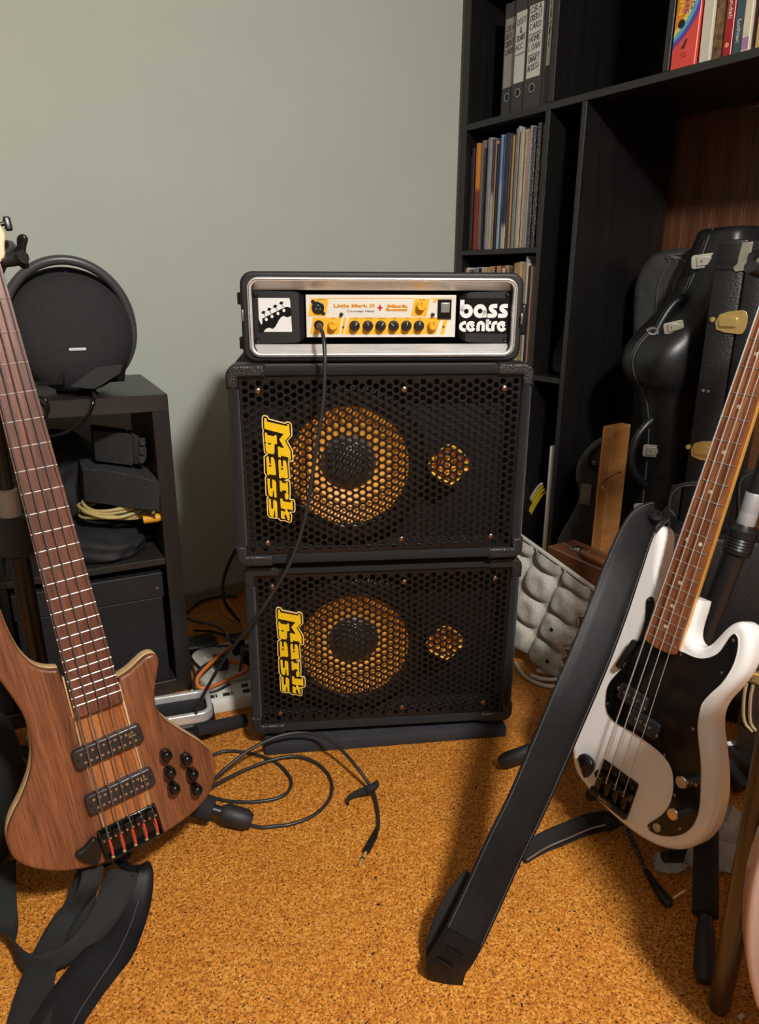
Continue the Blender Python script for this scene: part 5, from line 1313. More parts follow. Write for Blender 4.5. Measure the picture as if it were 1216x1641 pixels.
bar_pts = rrect(.038, .0058, .0028, 4, .003, -.045)
bp = prism('name_plate', bar_pts, 0.0, .0015, plain('plate_silver', (.55, .55, .55), .35, .6), pk_, matrix=Matrix.Translation((0, 0, .0592)))
text('maker_name', 'harman/kardon', .0048, M['ink'], bp, Matrix.Translation((.003, -.045, .0014)))
lathe('status_light', [(.0012, 0), (.0003, .001)], plain('blue_dot', (.1, .12, .5), .3), pk_, n=8, loc=(.002, .136, .024))
for sx, rz_ in ((.075, .55), (-.060, -.5)):
    prism('foot', [(-.035, -.012), (.030, -.012), (.045, .045), (.035, .050), (-.02, .004)], -.012, .012, M['black'], pk_, bevel=.002, matrix=Matrix.Translation((sx, -.114, .02)) @ Matrix.Rotation(rz_, 4, 'Y'))
zt = UH
spm = SPM.inverted()
prism('stand_plate', [((spm @ on_plane(a_, b_, SPM @ V((0, 0, .085)), axis)).x, (spm @ on_plane(a_, b_, SPM @ V((0, 0, .085)), axis)).y) for a_, b_ in ((112, 620), (155, 588), (196, 584), (193, 598), (162, 618), (150, 624))][::-1], .080, .086, M['blackmat'], pk_, bevel=.001, res=1)
ps = thing('plug_pack', 'small clear pack of yellow and grey plugs by the speaker', 'hardware pack', at_z(70, 604, zt), R(10))
box('tray', (.060, .05, .022), (-.012, .03, .030), plain('clear_pack', (.10, .10, .105), .15), ps, .003, 1)
box('pack_base', (.075, .06, .018), (-.01, .03, .009), M['black'], ps, .003, 1)
yel = plain('plug_yellow', (.80, .50, .02), .4); gry = plain('plug_grey', (.42, .42, .40), .5)
pg_ = lathe_me([(.0003, -.008), (.004, -.008), (.0048, 0), (.004, .008), (.0003, .008)], 10)
for i in range(5): add('plug', pg_, yel, ps, matrix=disc_axis((-.034 + i * .0105, -.006 + .004 * (i % 2), .020 + i * .0028), (0.2, -1, .2)))
for i in range(4): add('plug', pg_, gry, ps, matrix=disc_axis((-.030 + i * .0105, .003, .030 + i * .0026), (0.2, -1, .3)))
ja = thing('plug_adapter', 'small silver plug adapter lying by the speaker foot', 'adapter', at_z(86, 612, zt), R(10))
tube('barrel', [(-.014, 0, .012), (.006, 0, .014)], .0055, M['chrome'], ja, 12); tube('tip', [(.006, 0, .014), (.018, 0, .0155)], .003, M['chrome'], ja, 10); box('block', (.018, .012, .010), (-.008, 0, .005), M['black'], ja, .002, 1)
cb3 = thing('speaker_cable', 'glossy black speaker cable drooping over the front edge of the shelf', 'cable', at_z(150, 628, zt))
c3 = cb3.location.copy()
tube('cord', [at_z(120, 622, zt + .006) - c3, at_z(140, 626, zt + .006) - c3, at_y(150, 632, 1.515) - c3, at_y(146, 655, 1.49) - c3, at_y(132, 675, 1.485) - c3, at_y(112, 690, 1.48) - c3, at_y(85, 699, 1.475) - c3, at_y(60, 697, 1.47) - c3], .0042, M['gloss'], cb3, 8, 5)
tube('cord', [at_y(58, 634, 1.47) - c3, at_y(72, 640, 1.47) - c3, at_y(78, 655, 1.47) - c3, at_y(72, 668, 1.47) - c3, at_y(58, 672, 1.47) - c3], .003, M['gloss'], cb3, 8, 4)
fp = box('flat_adapter', (.085, .05, .012), (0, 0, .006), M['black'], None, .003, 2)
fp.location = at_z(122, 625, zt); fp.rotation_euler = (0, 0, R(24)); props(fp, 'flat black adapter plate at the foot of the round speaker', 'adapter')

# ---------------------------------------------------------------- floor clutter between shelf and stack
LDM = Matrix.Translation(V((-0.575, 1.395, 0))) @ Matrix.Rotation(R(18.0), 4, 'Z')
ld_ = thing('rack_case_cover', 'black rack case cover with a silver rim lying behind the wooden bass', 'case lid', mat=LDM)
LW, LDp = 0.40, 0.115
prism('tray', rrect(LW, LDp, .03, 6), 0.0005, .040, M['case'], ld_, bevel=.012, res=4)
rm_ = prism('rim', [rrect(LW - .01, LDp - .01, .028, 8), rrect(LW - .034, LDp - .034, .018, 8)], .038, .062, M['alu'], ld_, bevel=.003, res=2)
prism('recess', rrect(LW - .036, LDp - .036, .016, 6), .041, .046, M['blackmat'], ld_)
M['cream'] = plain('cream_plastic', (0.50, 0.48, 0.40), .45, vary=.05)
ps_ = thing('power_board', 'white power board with square sockets between shelf and stack', 'power board', (-0.345, 1.505, 0), R(19))
box('housing', (.20, .075, .036), (0, .035, .018), M['white'], ps_, .005, 2)
for i, x in enumerate((-.055, -.018, .03, .03, .068, .068)):
    zz = (.036, .036, .0365, .0365, .0365, .0365)[i]
    box('socket', (.017, .013, .003), (x, .018 if i in (0, 1, 2, 4) else .044, zz), M['ink'], ps_)
    box('label_print', (.004, .014, .0006), (x + .013, .02, .0362), M['ink'], ps_)
hbm = Matrix.Translation(V((-0.395, 1.69, 0))) @ Matrix.Rotation(R(24), 4, 'Z')
sg_ = thing('surge_protector', 'cream rounded surge protector block under the orange cable', 'power board', mat=hbm)
prism('housing', rrect(.185, .205, .055, 8), 0.0, .032, M['cream'], sg_, bevel=.006, res=3)
for x, y in ((-.04, .035), (.03, .03), (-.035, -.03), (.035, -.035)):
    fc = lathe('socket', [(.024, .0318), (.022, .0328), (.0003, .0328)], M['white'], sg_, n=24, loc=(x, y, 0))
    for a in (90, 210, 330): box('slot', (.0022, .008, .0006), (0, 0, .0330), M['ink'], fc, rot=None).matrix_local = Matrix.Rotation(R(a), 4, 'Z') @ Matrix.Translation((0, .009, 0))
for x in (-.01, .012): box('indicator', (.006, .006, .001), (x, .075, .0322), M['ink'], sg_)
for x, y, h in ((.03, .03, .045), (.04, -.04, .05), (-.03, -.035, .035)):
    pl2 = box('plug', (.034, .038, h), (x, y, .033 + h / 2), M['black'], sg_, .006, 2)
M['orange_cord'] = plain('orange_cord', (0.62, 0.16, 0.025), .45)
oc = thing('orange_cable', 'orange cable looped beside the lower cabinet', 'cable', (-0.38, 1.56, 0))
o0 = V((-0.38, 1.56, 0))
op = [(352, 962, 1.98), (356, 978, 1.96), (366, 990, 1.93), (382, 997, 1.90), (391, 1005, 1.86), (388, 1018, 1.80), (375, 1032, 1.72), (350, 1052, 1.64), (328, 1072, 1.58), (316, 1088, 1.55), (318, 1100, 1.53), (330, 1103, 1.53), (352, 1095, 1.55), (380, 1082, 1.58), (396, 1072, 1.60), (384, 1064, 1.64), (360, 1060, 1.66), (335, 1065, 1.65), (322, 1078, 1.60)]
tube('cord', [max_ - o0 for max_ in [V((q.x, q.y, max(q.z, .008))) for q in [at_y(a, b, c) for a, b, c in op]]], .0048, M['orange_cord'], oc, 8, 5)
op2 = [(386, 1000, 1.88), (378, 982, 1.93), (368, 968, 1.96), (360, 962, 1.98)]
tube('cord', [at_y(a, b, c) - o0 for a, b, c in op2], .0048, M['orange_cord'], oc, 8, 4)
bcab = thing('mains_lead', 'black mains lead running down the wall behind the cabinets', 'cable', (-0.36, 1.70, 0))
b0 = V((-0.36, 1.70, 0))
tube('cord', [at_y(a, b, c) - b0 for a, b, c in ((378, 880, 1.70), (366, 905, 1.72), (358, 930, 1.74), (357, 950, 1.77), (362, 968, 1.80), (374, 985, 1.82), (384, 995, 1.83))], .0046, M['lead'], bcab, 8, 5)
mb_ = thing('black_cables', 'loose loop of thin black cables around the surge protector', 'cable', (-0.42, 1.66, 0))
m0 = V((-0.42, 1.66, 0))
for pts in ([(300, 1040, .05), (330, 1036, .05), (360, 1035, .05), (392, 1038, .04)], [(300, 1045, .03), (312, 1062, .035), (322, 1072, .04)], [(392, 1050, .07), (386, 1062, .06), (384, 1075, .05)], [(345, 1058, .055), (325, 1068, .055), (312, 1085, .05), (310, 1100, .04), (320, 1110, .038), (345, 1108, .038), (368, 1096, .04)], [(310, 1010, .01), (340, 1012, .01), (365, 1018, .01), (392, 1014, .02)], [(295, 985, .006), (320, 965, .006), (345, 957, .006), (380, 955, .006)]):
    tube('cord', [at_z(*p_) - m0 for p_ in pts], .0036, M['lead'], mb_, 8, 5)
gcab = thing('grey_cable', 'thin grey cable crossing the floor behind the surge protector', 'cable', (-0.45, 1.78, 0))
g0 = V((-0.45, 1.78, 0))
tube('cord', [at_z(*p_) - g0 for p_ in ((292, 985, .006), (310, 993, .006), (330, 997, .006), (350, 1003, .006), (362, 1012, .012), (365, 1025, .032))], .0042, plain('grey_cord', (.22, .20, .185), .5), gcab, 8, 5)
db = box('power_adapter', (.10, .075, .03), (0, 0, .015), M['black'], None, .004, 2)
db.location = V((-0.505, 1.80, 0)); db.rotation_euler = (0, 0, R(24)); props(db, 'black power adapter brick on the floor beside the shelf', 'adapter')

# ---------------------------------------------------------------- instrument cases in the open bay
M['casevinyl'] = plain('case_vinyl', (0.011, 0.011, 0.012), 0.38, vary=.35, vscale=18, bmp=(260, .12, .001))
M['tolex'] = pebble('case_tolex', (0.010, 0.010, 0.011), .42, 240, .3)
M['casegrey'] = plain('worn_case', (0.032, 0.032, 0.031), 0.6, vary=.3, vscale=30, bmp=(120, .15, .001))
M['piping'] = plain('case_piping', (0.06, 0.06, 0.058), .5)
def view_frame(p, n):
    """frame at p: x to the viewer's right, y up, z = horizontal normal n"""
    n = V((n[0], n[1], 0)).normalized(); x = V((0, 0, 1)).cross(n)
    return Matrix(((x.x, 0, n.x, p.x), (x.y, 0, n.y, p.y), (0, 1, 0, p.z), (0, 0, 0, 1)))
def fr_uv(mx, px, py, z=0.0):
    n = mx.to_3x3() @ V((0, 0, 1)); q = mx.inverted() @ on_plane(px, py, mx @ V((0, 0, z)), n)
    return (q.x, q.y)
# shaped saxophone case: a loft of rounded sections whose ridge carries seam, handles and latches
e_o, e_t = V((-.97, -.243, 0)).normalized(), V((.243, -.97, 0)).normalized()
P0 = at_t(1050, 560, 1.92)
SXM = Matrix(((e_o.x, e_t.x, 0, P0.x), (e_o.y, e_t.y, 0, P0.y), (0, 0, 1, 0), (0, 0, 0, 1)))
def sx_oz(px, py, t_=0.0):
    q = SXM.inverted() @ on_plane(px, py, SXM @ V((0, t_, 0)), e_t)
    return q.x, q.z
seam = [(1143, 366), (1134, 385), (1125, 410), (1112, 440), (1098, 472), (1075, 500), (1045, 530), (1025, 552), (1016, 572), (1015, 592), (1021, 610), (1031, 626), (1038, 650), (1040, 690), (1037, 740), (1032, 790), (1026, 840), (1018, 900)]
so = [sx_oz(*q) for q in seam]
top_o = so[0][0]
ob = top_o - .10
sx = thing('saxophone_case', 'black shaped saxophone case with a bulging bell and two handles', 'instrument case', mat=Matrix.Translation(V((P0.x, P0.y, 0.052))))
SXI = Matrix.Translation(V((-P0.x, -P0.y, -0.052))) @ SXM
prof = [(top_o - .06, so[0][1] + .004, .05)]
hs_ = [.075, .085, .092, .098, .102, .108, .114, .117, .118, .116, .110, .098, .092, .089, .088, .088, .088, .088]
for (o_, z_), h_ in zip(so, hs_): prof.append((o_, z_, h_))
lo_o = so[-1][0]
prof += [(lo_o + .005, .30, .088), (lo_o + .012, .12, .088), (lo_o + .012, .0525, .086)]
rings = []
for o_, z_, h_ in prof:
    c_ = (o_ + ob) / 2; a_ = max(.02, (o_ - ob) / 2)
    ring = []
    for k in range(36):
        an = 2 * PI * k / 36
        cc, s2 = math.cos(an), math.sin(an)
        e = .62 if cc > 0 else .4
        ring.append(SXI @ V((c_ + a_ * math.copysign(abs(cc) ** e, cc), h_ * math.copysign(abs(s2) ** .62, s2), z_)))
    rings.append(ring)
R2 = []
for k in range(36):
    R2.append(catmull([r_[k] for r_ in rings], 3))
rings = [[R2[k][i] for k in range(36)] for i in range(len(R2[0]))]
add('case_body', loft_me(rings, True, 70), M['casevinyl'], sx)
tube('seam', [SXI @ V((o_ + .0012, 0, z_)) for o_, z_ in so] + [SXI @ V((lo_o + .006, 0, .3)), SXI @ V((lo_o + .013, 0, .1))], .0022, M['piping'], sx, 6, 3)
tube('seam', [SXI @ V((o_ - .001, -.014, z_)) for o_, z_ in so], .0012, M['piping'], sx, 5, 3)
def sx_handle(pts, lift):
    n = len(pts)
    out = []
    for i, (px_, py_) in enumerate(pts):
        o_, z_ = sx_oz(px_, py_, .01)
        out.append(SXI @ V((o_, .012, z_)))
    tube('handle', out, [.006] + [.0105] * (n - 2) + [.006], M['gloss'] if False else M['casevinyl'], sx, 12, 4)
    for q in (out[0], out[-1]):
        lathe('handle_mount', [(.010, -.006), (.011, 0), (.008, .006), (.0003, .007)], M['nickel'], sx, n=12, matrix=disc_axis(q, e_o))
sx_handle([(1108, 484), (1098, 478), (1082, 484), (1066, 503), (1053, 526), (1043, 548), (1036, 566)], .03)
sx_handle([(1055, 668), (1040, 676), (1020, 700), (1011, 730), (1014, 754), (1028, 772), (1040, 780)], .03)
def latch(parent, mx, w, h, mat):
    b = prism('latch', rrect(w, h, h * .2, 3), 0, .003, mat, parent, bevel=.0008, res=1, matrix=mx)
    prism('hasp', [(-w * .30, -h * .32), (w * .15, -h * .32), (w * .42, 0), (w * .15, h * .32), (-w * .30, h * .32)], .003, .0065, mat, b, bevel=.001, res=1)
    box('keyhole', (w * .05, h * .14, .0006), (-w * .12, 0, .0066), M['ink'], b)
    return b
nx = (e_t * .80 + e_o * .60).normalized()
def on_sx(px_, py_, tilt=0.0, tt=.075):
    """nearest point of the case surface along the viewing ray"""
    from mathutils.bvhtree import BVHTree
    me = [c for c in sx.children if c.name.startswith('case_body')][0].data
    bv = BVHTree.FromPolygons([v.co for v in me.vertices], [tuple(p_.vertices) for p_ in me.polygons])
    off = V((P0.x, P0.y, 0.052))
    hit, nn, idx, dd = bv.ray_cast(CAM - off, ray(px_, py_).normalized())
    return hit, nn
for px_, py_, w_, h_, rz_ in ((1128, 418, .062, .034, 8), (1079, 524, .048, .028, 14), (1045, 722, .050, .034, 0), (1030, 815, .050, .034, 6)):
    hit, nn = on_sx(px_, py_)
    if hit is not None:
        zz = nn if nn.dot(CAM - hit) > 0 else -nn
        zz = (e_t * .86 + e_o * .50 - V((0, 0, .05))).normalized(); xx = V((0, 0, 1)).cross(zz).normalized(); yy = zz.cross(xx)
        hit = hit + (CAM - V((P0.x, P0.y, .052)) - hit).normalized() * .010
        mx = Matrix(((xx.x, yy.x, zz.x, hit.x), (xx.y, yy.y, zz.y, hit.y), (xx.z, yy.z, zz.z, hit.z + .0), (0, 0, 0, 1))) @ Matrix.Rotation(R(rz_), 4, 'Z') @ Matrix.Translation((0, 0, .002))
        latch(sx, mx, w_, h_, M['nickel'])
wire = [at_t(a, b, 1.755) - V((P0.x, P0.y, .052)) for a, b in ((1035, 528), (1046, 524), (1056, 531), (1045, 536), (1037, 530), (1050, 526), (1055, 536))]
tube('wire_tie', wire, .0012, M['steel'], sx, 5, 3)

# rounded case standing behind it
p_ = at_t(1060, 520, 2.12)
RCM = view_frame(V((p_.x, p_.y, 0)), (-.62, -.78))
rc = thing('rounded_case', 'dull black round-shouldered case behind the saxophone case', 'instrument case', mat=Matrix.Translation(V((p_.x, p_.y, .052))))
RCI = Matrix.Translation(V((-p_.x, -p_.y, -.052))) @ RCM
ol = [fr_uv(RCM, *q) for q in ((1011, 640), (1010, 560), (1012, 475), (1018, 445), (1032, 418), (1055, 403), (1098, 397), (1125, 400))]
zb = .054
outl_ = [(ol[0][0] + .002, zb)] + ol[::1] + [(ol[-1][0] + .03, zb)]
prism('case_body', [outl_[0]] + sm2(outl_[1:-1], 4, False) + [outl_[-1]], -.15, 0.0, M['casegrey'], rc, bevel=.022, res=4, matrix=RCI)
for dx in (.075, .095, .12):
    pts = [V((u_ + dx * (1 if i < 5 else .3), v_ - (.012 if i > 4 else .004), .0015)) for i, (u_, v_) in enumerate(ol)]
    tube('piping', [RCI @ q for q in pts[:7]], .0028, M['piping'] if dx < .11 else plain('pale_piping', (.16, .15, .13), .6), rc, 6, 3)

# tall guitar case, narrow side towards the viewer
pc = at_t(1186, 440, 1.63)
GCM = view_frame(V((pc.x, pc.y, 0)), (-.62, -.78))
gc = thing('guitar_case', 'tall black leatherette guitar case with gold latches, narrow side outward', 'instrument case', mat=Matrix.Translation(V((pc.x, pc.y, 0.0))))
GCI = Matrix.Translation(V((-pc.x, -pc.y, 0))) @ GCM
gtl, gtr = fr_uv(GCM, 1150, 384), fr_uv(GCM, 1224, 376)
gx0, gx1, gz = gtl[0], gtl[0] + .118, gtl[1]
sxm = fr_uv(GCM, 1193, 430)[0]
def gbox(name, x0, x1, z0, z1, y0, y1, mat, bev=.006, parent=None):
    return add(name, box_me((x1 - x0, z1 - z0, y1 - y0), ((x0 + x1) / 2, (z0 + z1) / 2, (y0 + y1) / 2), bev, 2), mat, parent or gc, matrix=GCI if parent is None else None)
gbox('case_lid', gx0, sxm - .0008, .053, gz, -.12, 0, M['tolex'])
gbox('case_base', sxm + .0008, gx1, .053, gz - .002, -.12, -.001, M['tolex'])
pt_ = gbox('leather_patch', gx0 + .006, sxm - .004, gz - .060, gz - .010, -.004, .0016, M['casevinyl'], .001)
gbox('patch_strip', gx0 + .004, sxm - .004, gz - .066, gz - .056, -.004, .0026, M['casevinyl'], .001)
brx = prism('top_bracket', [(sxm - .012, gz - .008), (sxm + .010, gz - .006), (sxm + .008, gz - .040), (sxm + .012, gz - .050), (sxm + .010, gz - .066), (sxm - .018, gz - .070), (sxm - .024, gz - .062), (sxm - .016, gz - .052), (sxm - .016, gz - .042)][::-1], 0.0008, .004, M['nickel'], gc, bevel=.0008, res=1, matrix=GCI)
gl = fr_uv(GCM, 1171, 516)
for (gx, gy) in (gl, fr_uv(GCM, 1130, 722)):
    b = prism('latch', sm2([(-.030, -.018), (.012, -.026), (.030, -.024), (.036, 0), (.030, .024), (.012, .026), (-.026, .016)], 2), 0.001, .004, M['brass'], gc, bevel=.0008, res=1, matrix=GCI @ Matrix.Translation((gx, gy, 0)))
    prism('hasp', rrect(.040, .022, .006, 3, -.004, 0), .004, .010, M['brass'], b, bevel=.0015, res=2)
    lathe('thumb_stud', [(.006, 0), (.006, .006), (.0003, .007)], M['brass'], b, n=12, loc=(-.040, .004, .0))
    for yy in (-.016, .016): lathe('rivet', [(.002, .004), (.0015, .0055), (.0003, .0056)], M['brass'], b, n=8, loc=(.024, yy, 0))
for q in ((1135, 627), (1127, 626)):
    g_ = fr_uv(GCM, *q)
    lathe('rivet', [(.004, 0), (.0035, .003), (.0003, .004)], M['nickel'], gc, n=10, matrix=GCI @ Matrix.Translation((g_[0], g_[1], 0.0008)))

# low black case with stitched handles behind the white bass
pa = at_t(1150, 860, 1.58)
ACM = view_frame(V((pa.x, pa.y, 0)), (-.36, -.93))
ac = thing('handled_case', 'low black case with stitched strap handles behind the white bass neck', 'instrument case', mat=Matrix.Translation(V((pa.x, pa.y, 0))))
ACI = Matrix.Translation(V((-pa.x, -pa.y, 0))) @ ACM
ax0, az1 = fr_uv(ACM, 1072, 850)[0], fr_uv(ACM, 1100, 858)[1]
add('case_body', box_me((.22, az1, .11), (ax0 + .11, az1 / 2 + .0005, -.060), .010, 2), M['tolex'], ac, matrix=ACI)
for hp in ([(1072, 850), (1073, 805), (1080, 785), (1096, 777), (1122, 775), (1140, 776)], [(1184, 832), (1184, 780), (1192, 762), (1210, 755), (1236, 755)]):
    pts = [ACI @ V((*fr_uv(ACM, *q), -.004)) for q in hp]
    nrm_ = ACI.to_3x3() @ V((0, 0, 1))
    sd_ = [ACI.to_3x3() @ V((0, .25, 1))] * len(pts)
    h_ = strap('handle', pts, sd_, .030, .008, M['leather'], ac, 5)
    tube('stitch_line', [q + nrm_ * .0155 for q in pts], .0006, M['stitch'], h_, 4, 5)
    p1_, p2_ = fr_uv(ACM, hp[0][0] + 2, hp[0][1] + 2), fr_uv(ACM, hp[1][0] + 2, hp[1][1] - 30)
    add('handle_tab', box_me((.022, abs(p2_[1] - p1_[1]), .008), (p1_[0], (p1_[1] + p2_[1]) / 2, .004), .003, 2), M['leather'], ac, matrix=ACI)

# wooden board, small horn case and little wooden case
pw = at_t(966, 780, 1.95)
WBM = view_frame(V((pw.x, pw.y, 0)), (-.80, -.60))
M['pinebox'] = wood('pine_box', (0.32, 0.125, 0.032), (0.42, 0.18, 0.05), (0.50, 0.235, 0.072), 'Z', 1.0, .45, 12, stretch=16, pores=.3)
wt = fr_uv(WBM, 968, 682)
wbt = thing('wooden_board', 'upright orange pine board leaning in the open bay', 'board', mat=Matrix.Translation(V((pw.x, pw.y, .052))))
WBI = Matrix.Translation(V((-pw.x, -pw.y, -.052))) @ WBM
add('board_face', box_me((.030, wt[1] - .054, .075), (0, (wt[1] + .054) / 2, -.0375), .002, 1), M['pinebox'], wbt, matrix=WBI)
tube('edge_bead', [WBI @ V((-.0145, .056, .001)), WBI @ V((-.0145, wt[1] - .002, .001))], .003, M['pinebox'], wbt, 6)
tube('bent_wire', [WBI @ V((*fr_uv(WBM, *q), .012)) for q in ((975, 783), (968, 778), (972, 770), (984, 762), (1000, 755))], .0018, M['steel'], wbt, 6, 3)
ph_ = at_t(940, 800, 2.13)
HCM = view_frame(V((ph_.x, ph_.y, 0)), (-.55, -.83))
hc = thing('horn_case', 'small dark flared horn case between the upright and the pine board', 'instrument case', mat=Matrix.Translation(V((ph_.x, ph_.y, .052))))
HCI = Matrix.Translation(V((-ph_.x, -ph_.y, -.052))) @ HCM
ho = [fr_uv(HCM, *q) for q in ((878, 905), (890, 866), (906, 836), (919, 812), (924, 790), (918, 768), (920, 748), (931, 726), (950, 708), (975, 697), (992, 695))]
hz = .054
prism('case_body', [(ho[0][0] - .012, hz)] + sm2(ho, 4, False) + [(ho[-1][0] + .01, hz)], -.13, 0, M['casegrey'], hc, bevel=.03, res=5, matrix=HCI, ang=60)
g_ = fr_uv(HCM, 939, 792)
lt = add('latch', box_me((.030, .062, .004), (g_[0], g_[1], .003), .001, 1), M['nickel'], hc, matrix=HCI)
add('hasp', box_me((.016, .020, .004), (g_[0], g_[1] - .014, .007), .001, 1), M['nickel'], lt)
tube('handle', [HCI @ V((*fr_uv(HCM, *q), z_)) for q, z_ in (((958, 752), .005), (948, 746) and ((948, 744), .02), ((950, 728), .03), ((962, 712), .03), ((980, 700), .01))], .008, M['casevinyl'], hc, 10, 4)
lathe('handle_mount', [(.008, 0), (.007, .006), (.0003, .007)], M['nickel'], hc, n=12, matrix=HCI @ Matrix.Translation((*fr_uv(HCM, 952, 742), .002)))
# little wooden case
zc = .315
c1, c2, c3_ = at_z(877, 874, zc), at_z(992, 925, zc), at_z(936, 869, zc)
dx_ = (c2 - c1).normalized(); dy_ = V((0, 0, 1)).cross(dx_)
wth = max(.07, min(.1, (c3_ - c1).dot(dy_)))
WCM = Matrix(((dx_.x, dy_.x, 0, c1.x), (dx_.y, dy_.y, 0, c1.y), (0, 0, 1, 0), (0, 0, 0, 1)))
wc = thing('wooden_case', 'small brown wooden case with a tan leather handle on top', 'wooden case', mat=WCM)
M['brownwood'] = wood('brown_wood', (0.10, 0.034, 0.012), (0.16, 0.06, 0.022), (0.22, 0.088, 0.034), 'X', 1.0, .4, 14, coat=.2, stretch=10)
Lw = (c2 - c1).length + .01
box('case_half', (Lw, wth * .5, zc - .001), (Lw / 2, wth * .25, zc / 2), M['brownwood'], wc, .003, 1)
box('case_half', (Lw, wth * .49, zc - .001), (Lw / 2, wth * .755, zc / 2), M['brownwood'], wc, .003, 1)
ltc = box('latch', (.035, .030, .003), (.062, wth * .5, zc + .0016), M['steel'], wc, .001, 1)
lathe('latch_knob', [(.008, 0), (.008, .004), (.0003, .005)], M['chrome'], ltc, n=12, loc=(.062, wth * .5, zc + .003))
tube('handle', [(.098, wth * .30, zc + .006), (.11, wth * .2, zc + .012), (.15, wth * .1, zc + .014), (.20, wth * .15, zc + .012), (.23, wth * .3, zc + .006)], [.006, .009, .010, .009, .006], plain('tan_leather', (.24, .085, .03), .4), wc, 10, 4)
for x in (.10, .17): lathe('handle_mount', [(.010, 0), (.009, .006), (.0003, .008)], M['brass'], wc, n=14, loc=(x, wth * .45, zc + .001))

# moulded pulp tray leaning between cabinet and bass
def pulp():
    m, nt, nd, ln, bs = nmat('paper_pulp')
    vec = coords(nt)
    f = noise(nt, vec, 160, 4, .6)
    ln.new(ramp(nt, f, [(.35, (.40, .37, .315)), (.65, (.52, .485, .42))]), bs.inputs['Base Color'])
    bs.inputs['Roughness'].default_value = .95; bs.inputs['Specular IOR Level'].default_value = .1
    bump(nt, bs, f, .4, .002)
    return m
M['pulp'] = pulp()
eBR, eTR = at_z(893, 1089, .012), at_t(957, 948, 1.74)
up_ = (eTR - eBR)
eTL = at_t(828, 858, 1.93)
lx_ = (eTL - eTR); ln_t = lx_.length
uy = up_.normalized(); ux = (lx_ - uy * lx_.dot(uy)).normalized() * -1
nz = ux.cross(uy)
if nz.dot(CAM - eBR) < 0: nz = -nz
eg = thing('pulp_tray', 'grey moulded pulp tray leaning between the cabinets and the leather strap', 'packing tray', mat=Matrix(((ux.x, uy.x, nz.x, eBR.x), (ux.y, uy.y, nz.y, eBR.y), (ux.z, uy.z, nz.z, eBR.z), (0, 0, 0, 1))))
EW, EH = .30, up_.length
NX, NY = 66, 56
def pulp_h(x, y):
    u_, v_ = (x / .098 + .1) % 1.0 - .5, (y / .082 + .15) % 1.0 - .5
    d = (abs(u_ * 2) ** 3.5 + abs(v_ * 2) ** 3.5) ** (1 / 3.5)
    h = .019 * (1 - max(0.0, (d - .2) / .8) ** 4)
    h += .003 * math.sin(x * 90) * math.sin(y * 70)
    return max(0.0, h)
ev, ef = [], []
for lay in (0, 1):
    for j in range(NY + 1):
        for i in range(NX + 1):
            x = -EW + EW * i / NX; y = EH * j / NY
            xx = x
            if i > NX - 6: xx = x + .010 * math.sin(y * 61) * (i - NX + 6) / 6 + .006 * math.sin(y * 190) * (i - NX + 6) / 6
            ev.append((xx, y, pulp_h(x, y) - (.0025 if lay else 0)))
st_ = (NX + 1) * (NY + 1)
for j in range(NY):
    for i in range(NX):
        a_ = j * (NX + 1) + i
        ef.append((a_, a_ + 1, a_ + NX + 2, a_ + NX + 1)); ef.append((st_ + a_ + NX + 1, st_ + a_ + NX + 2, st_ + a_ + 1, st_ + a_))
for i in range(NX):
    a_ = i; ef.append((st_ + a_, st_ + a_ + 1, a_ + 1, a_)); a_ = NY * (NX + 1) + i; ef.append((a_, a_ + 1, st_ + a_ + 1, st_ + a_))
for j in range(NY):
    a_ = j * (NX + 1) + NX; ef.append((a_, st_ + a_, st_ + a_ + NX + 1, a_ + NX + 1))
    a_ = j * (NX + 1); ef.append((a_ + NX + 1, st_ + a_ + NX + 1, st_ + a_, a_))
add('tray_shell', sharp(mesh(ev, ef), 50), M['pulp'], eg)
box('rolled_edge', (EW, .010, .012), (-EW / 2, EH + .003, .004), M['pulp'], eg, .004, 2)
for x, y in ((-.036, .035), (-.060, .120)):
    lathe('vent_hole', [(.0055, 0), (.0055, .0008), (.0003, .0008)], M['ink'], eg, n=14, loc=(x, y, pulp_h(x, y) + .0002))
# white cable coil on the floor under the tray
wcab = thing('white_cable', 'white cable loosely coiled on the floor under the pulp tray', 'cable', at_z(880, 1085))
w0 = wcab.location.copy()
M['whitecord'] = plain('white_cord', (.60, .59, .55), .4)
for pts in ([(826, 1062, .005), (835, 1078, .005), (850, 1090, .005), (870, 1098, .005), (893, 1100, .005), (915, 1095, .005), (925, 1080, .005)], [(850, 1082, .012), (870, 1088, .014), (893, 1088, .014), (908, 1080, .016), (900, 1070, .02), (880, 1068, .022)], [(912, 1034, .05), (916, 1050, .045), (908, 1064, .03), (890, 1072, .025), (872, 1072, .02)], [(860, 1074, .02), (885, 1079, .02), (910, 1070, .03)]):
    tube('cord', [at_z(*q) - w0 for q in pts], .0052, M['whitecord'], wcab, 8, 5)

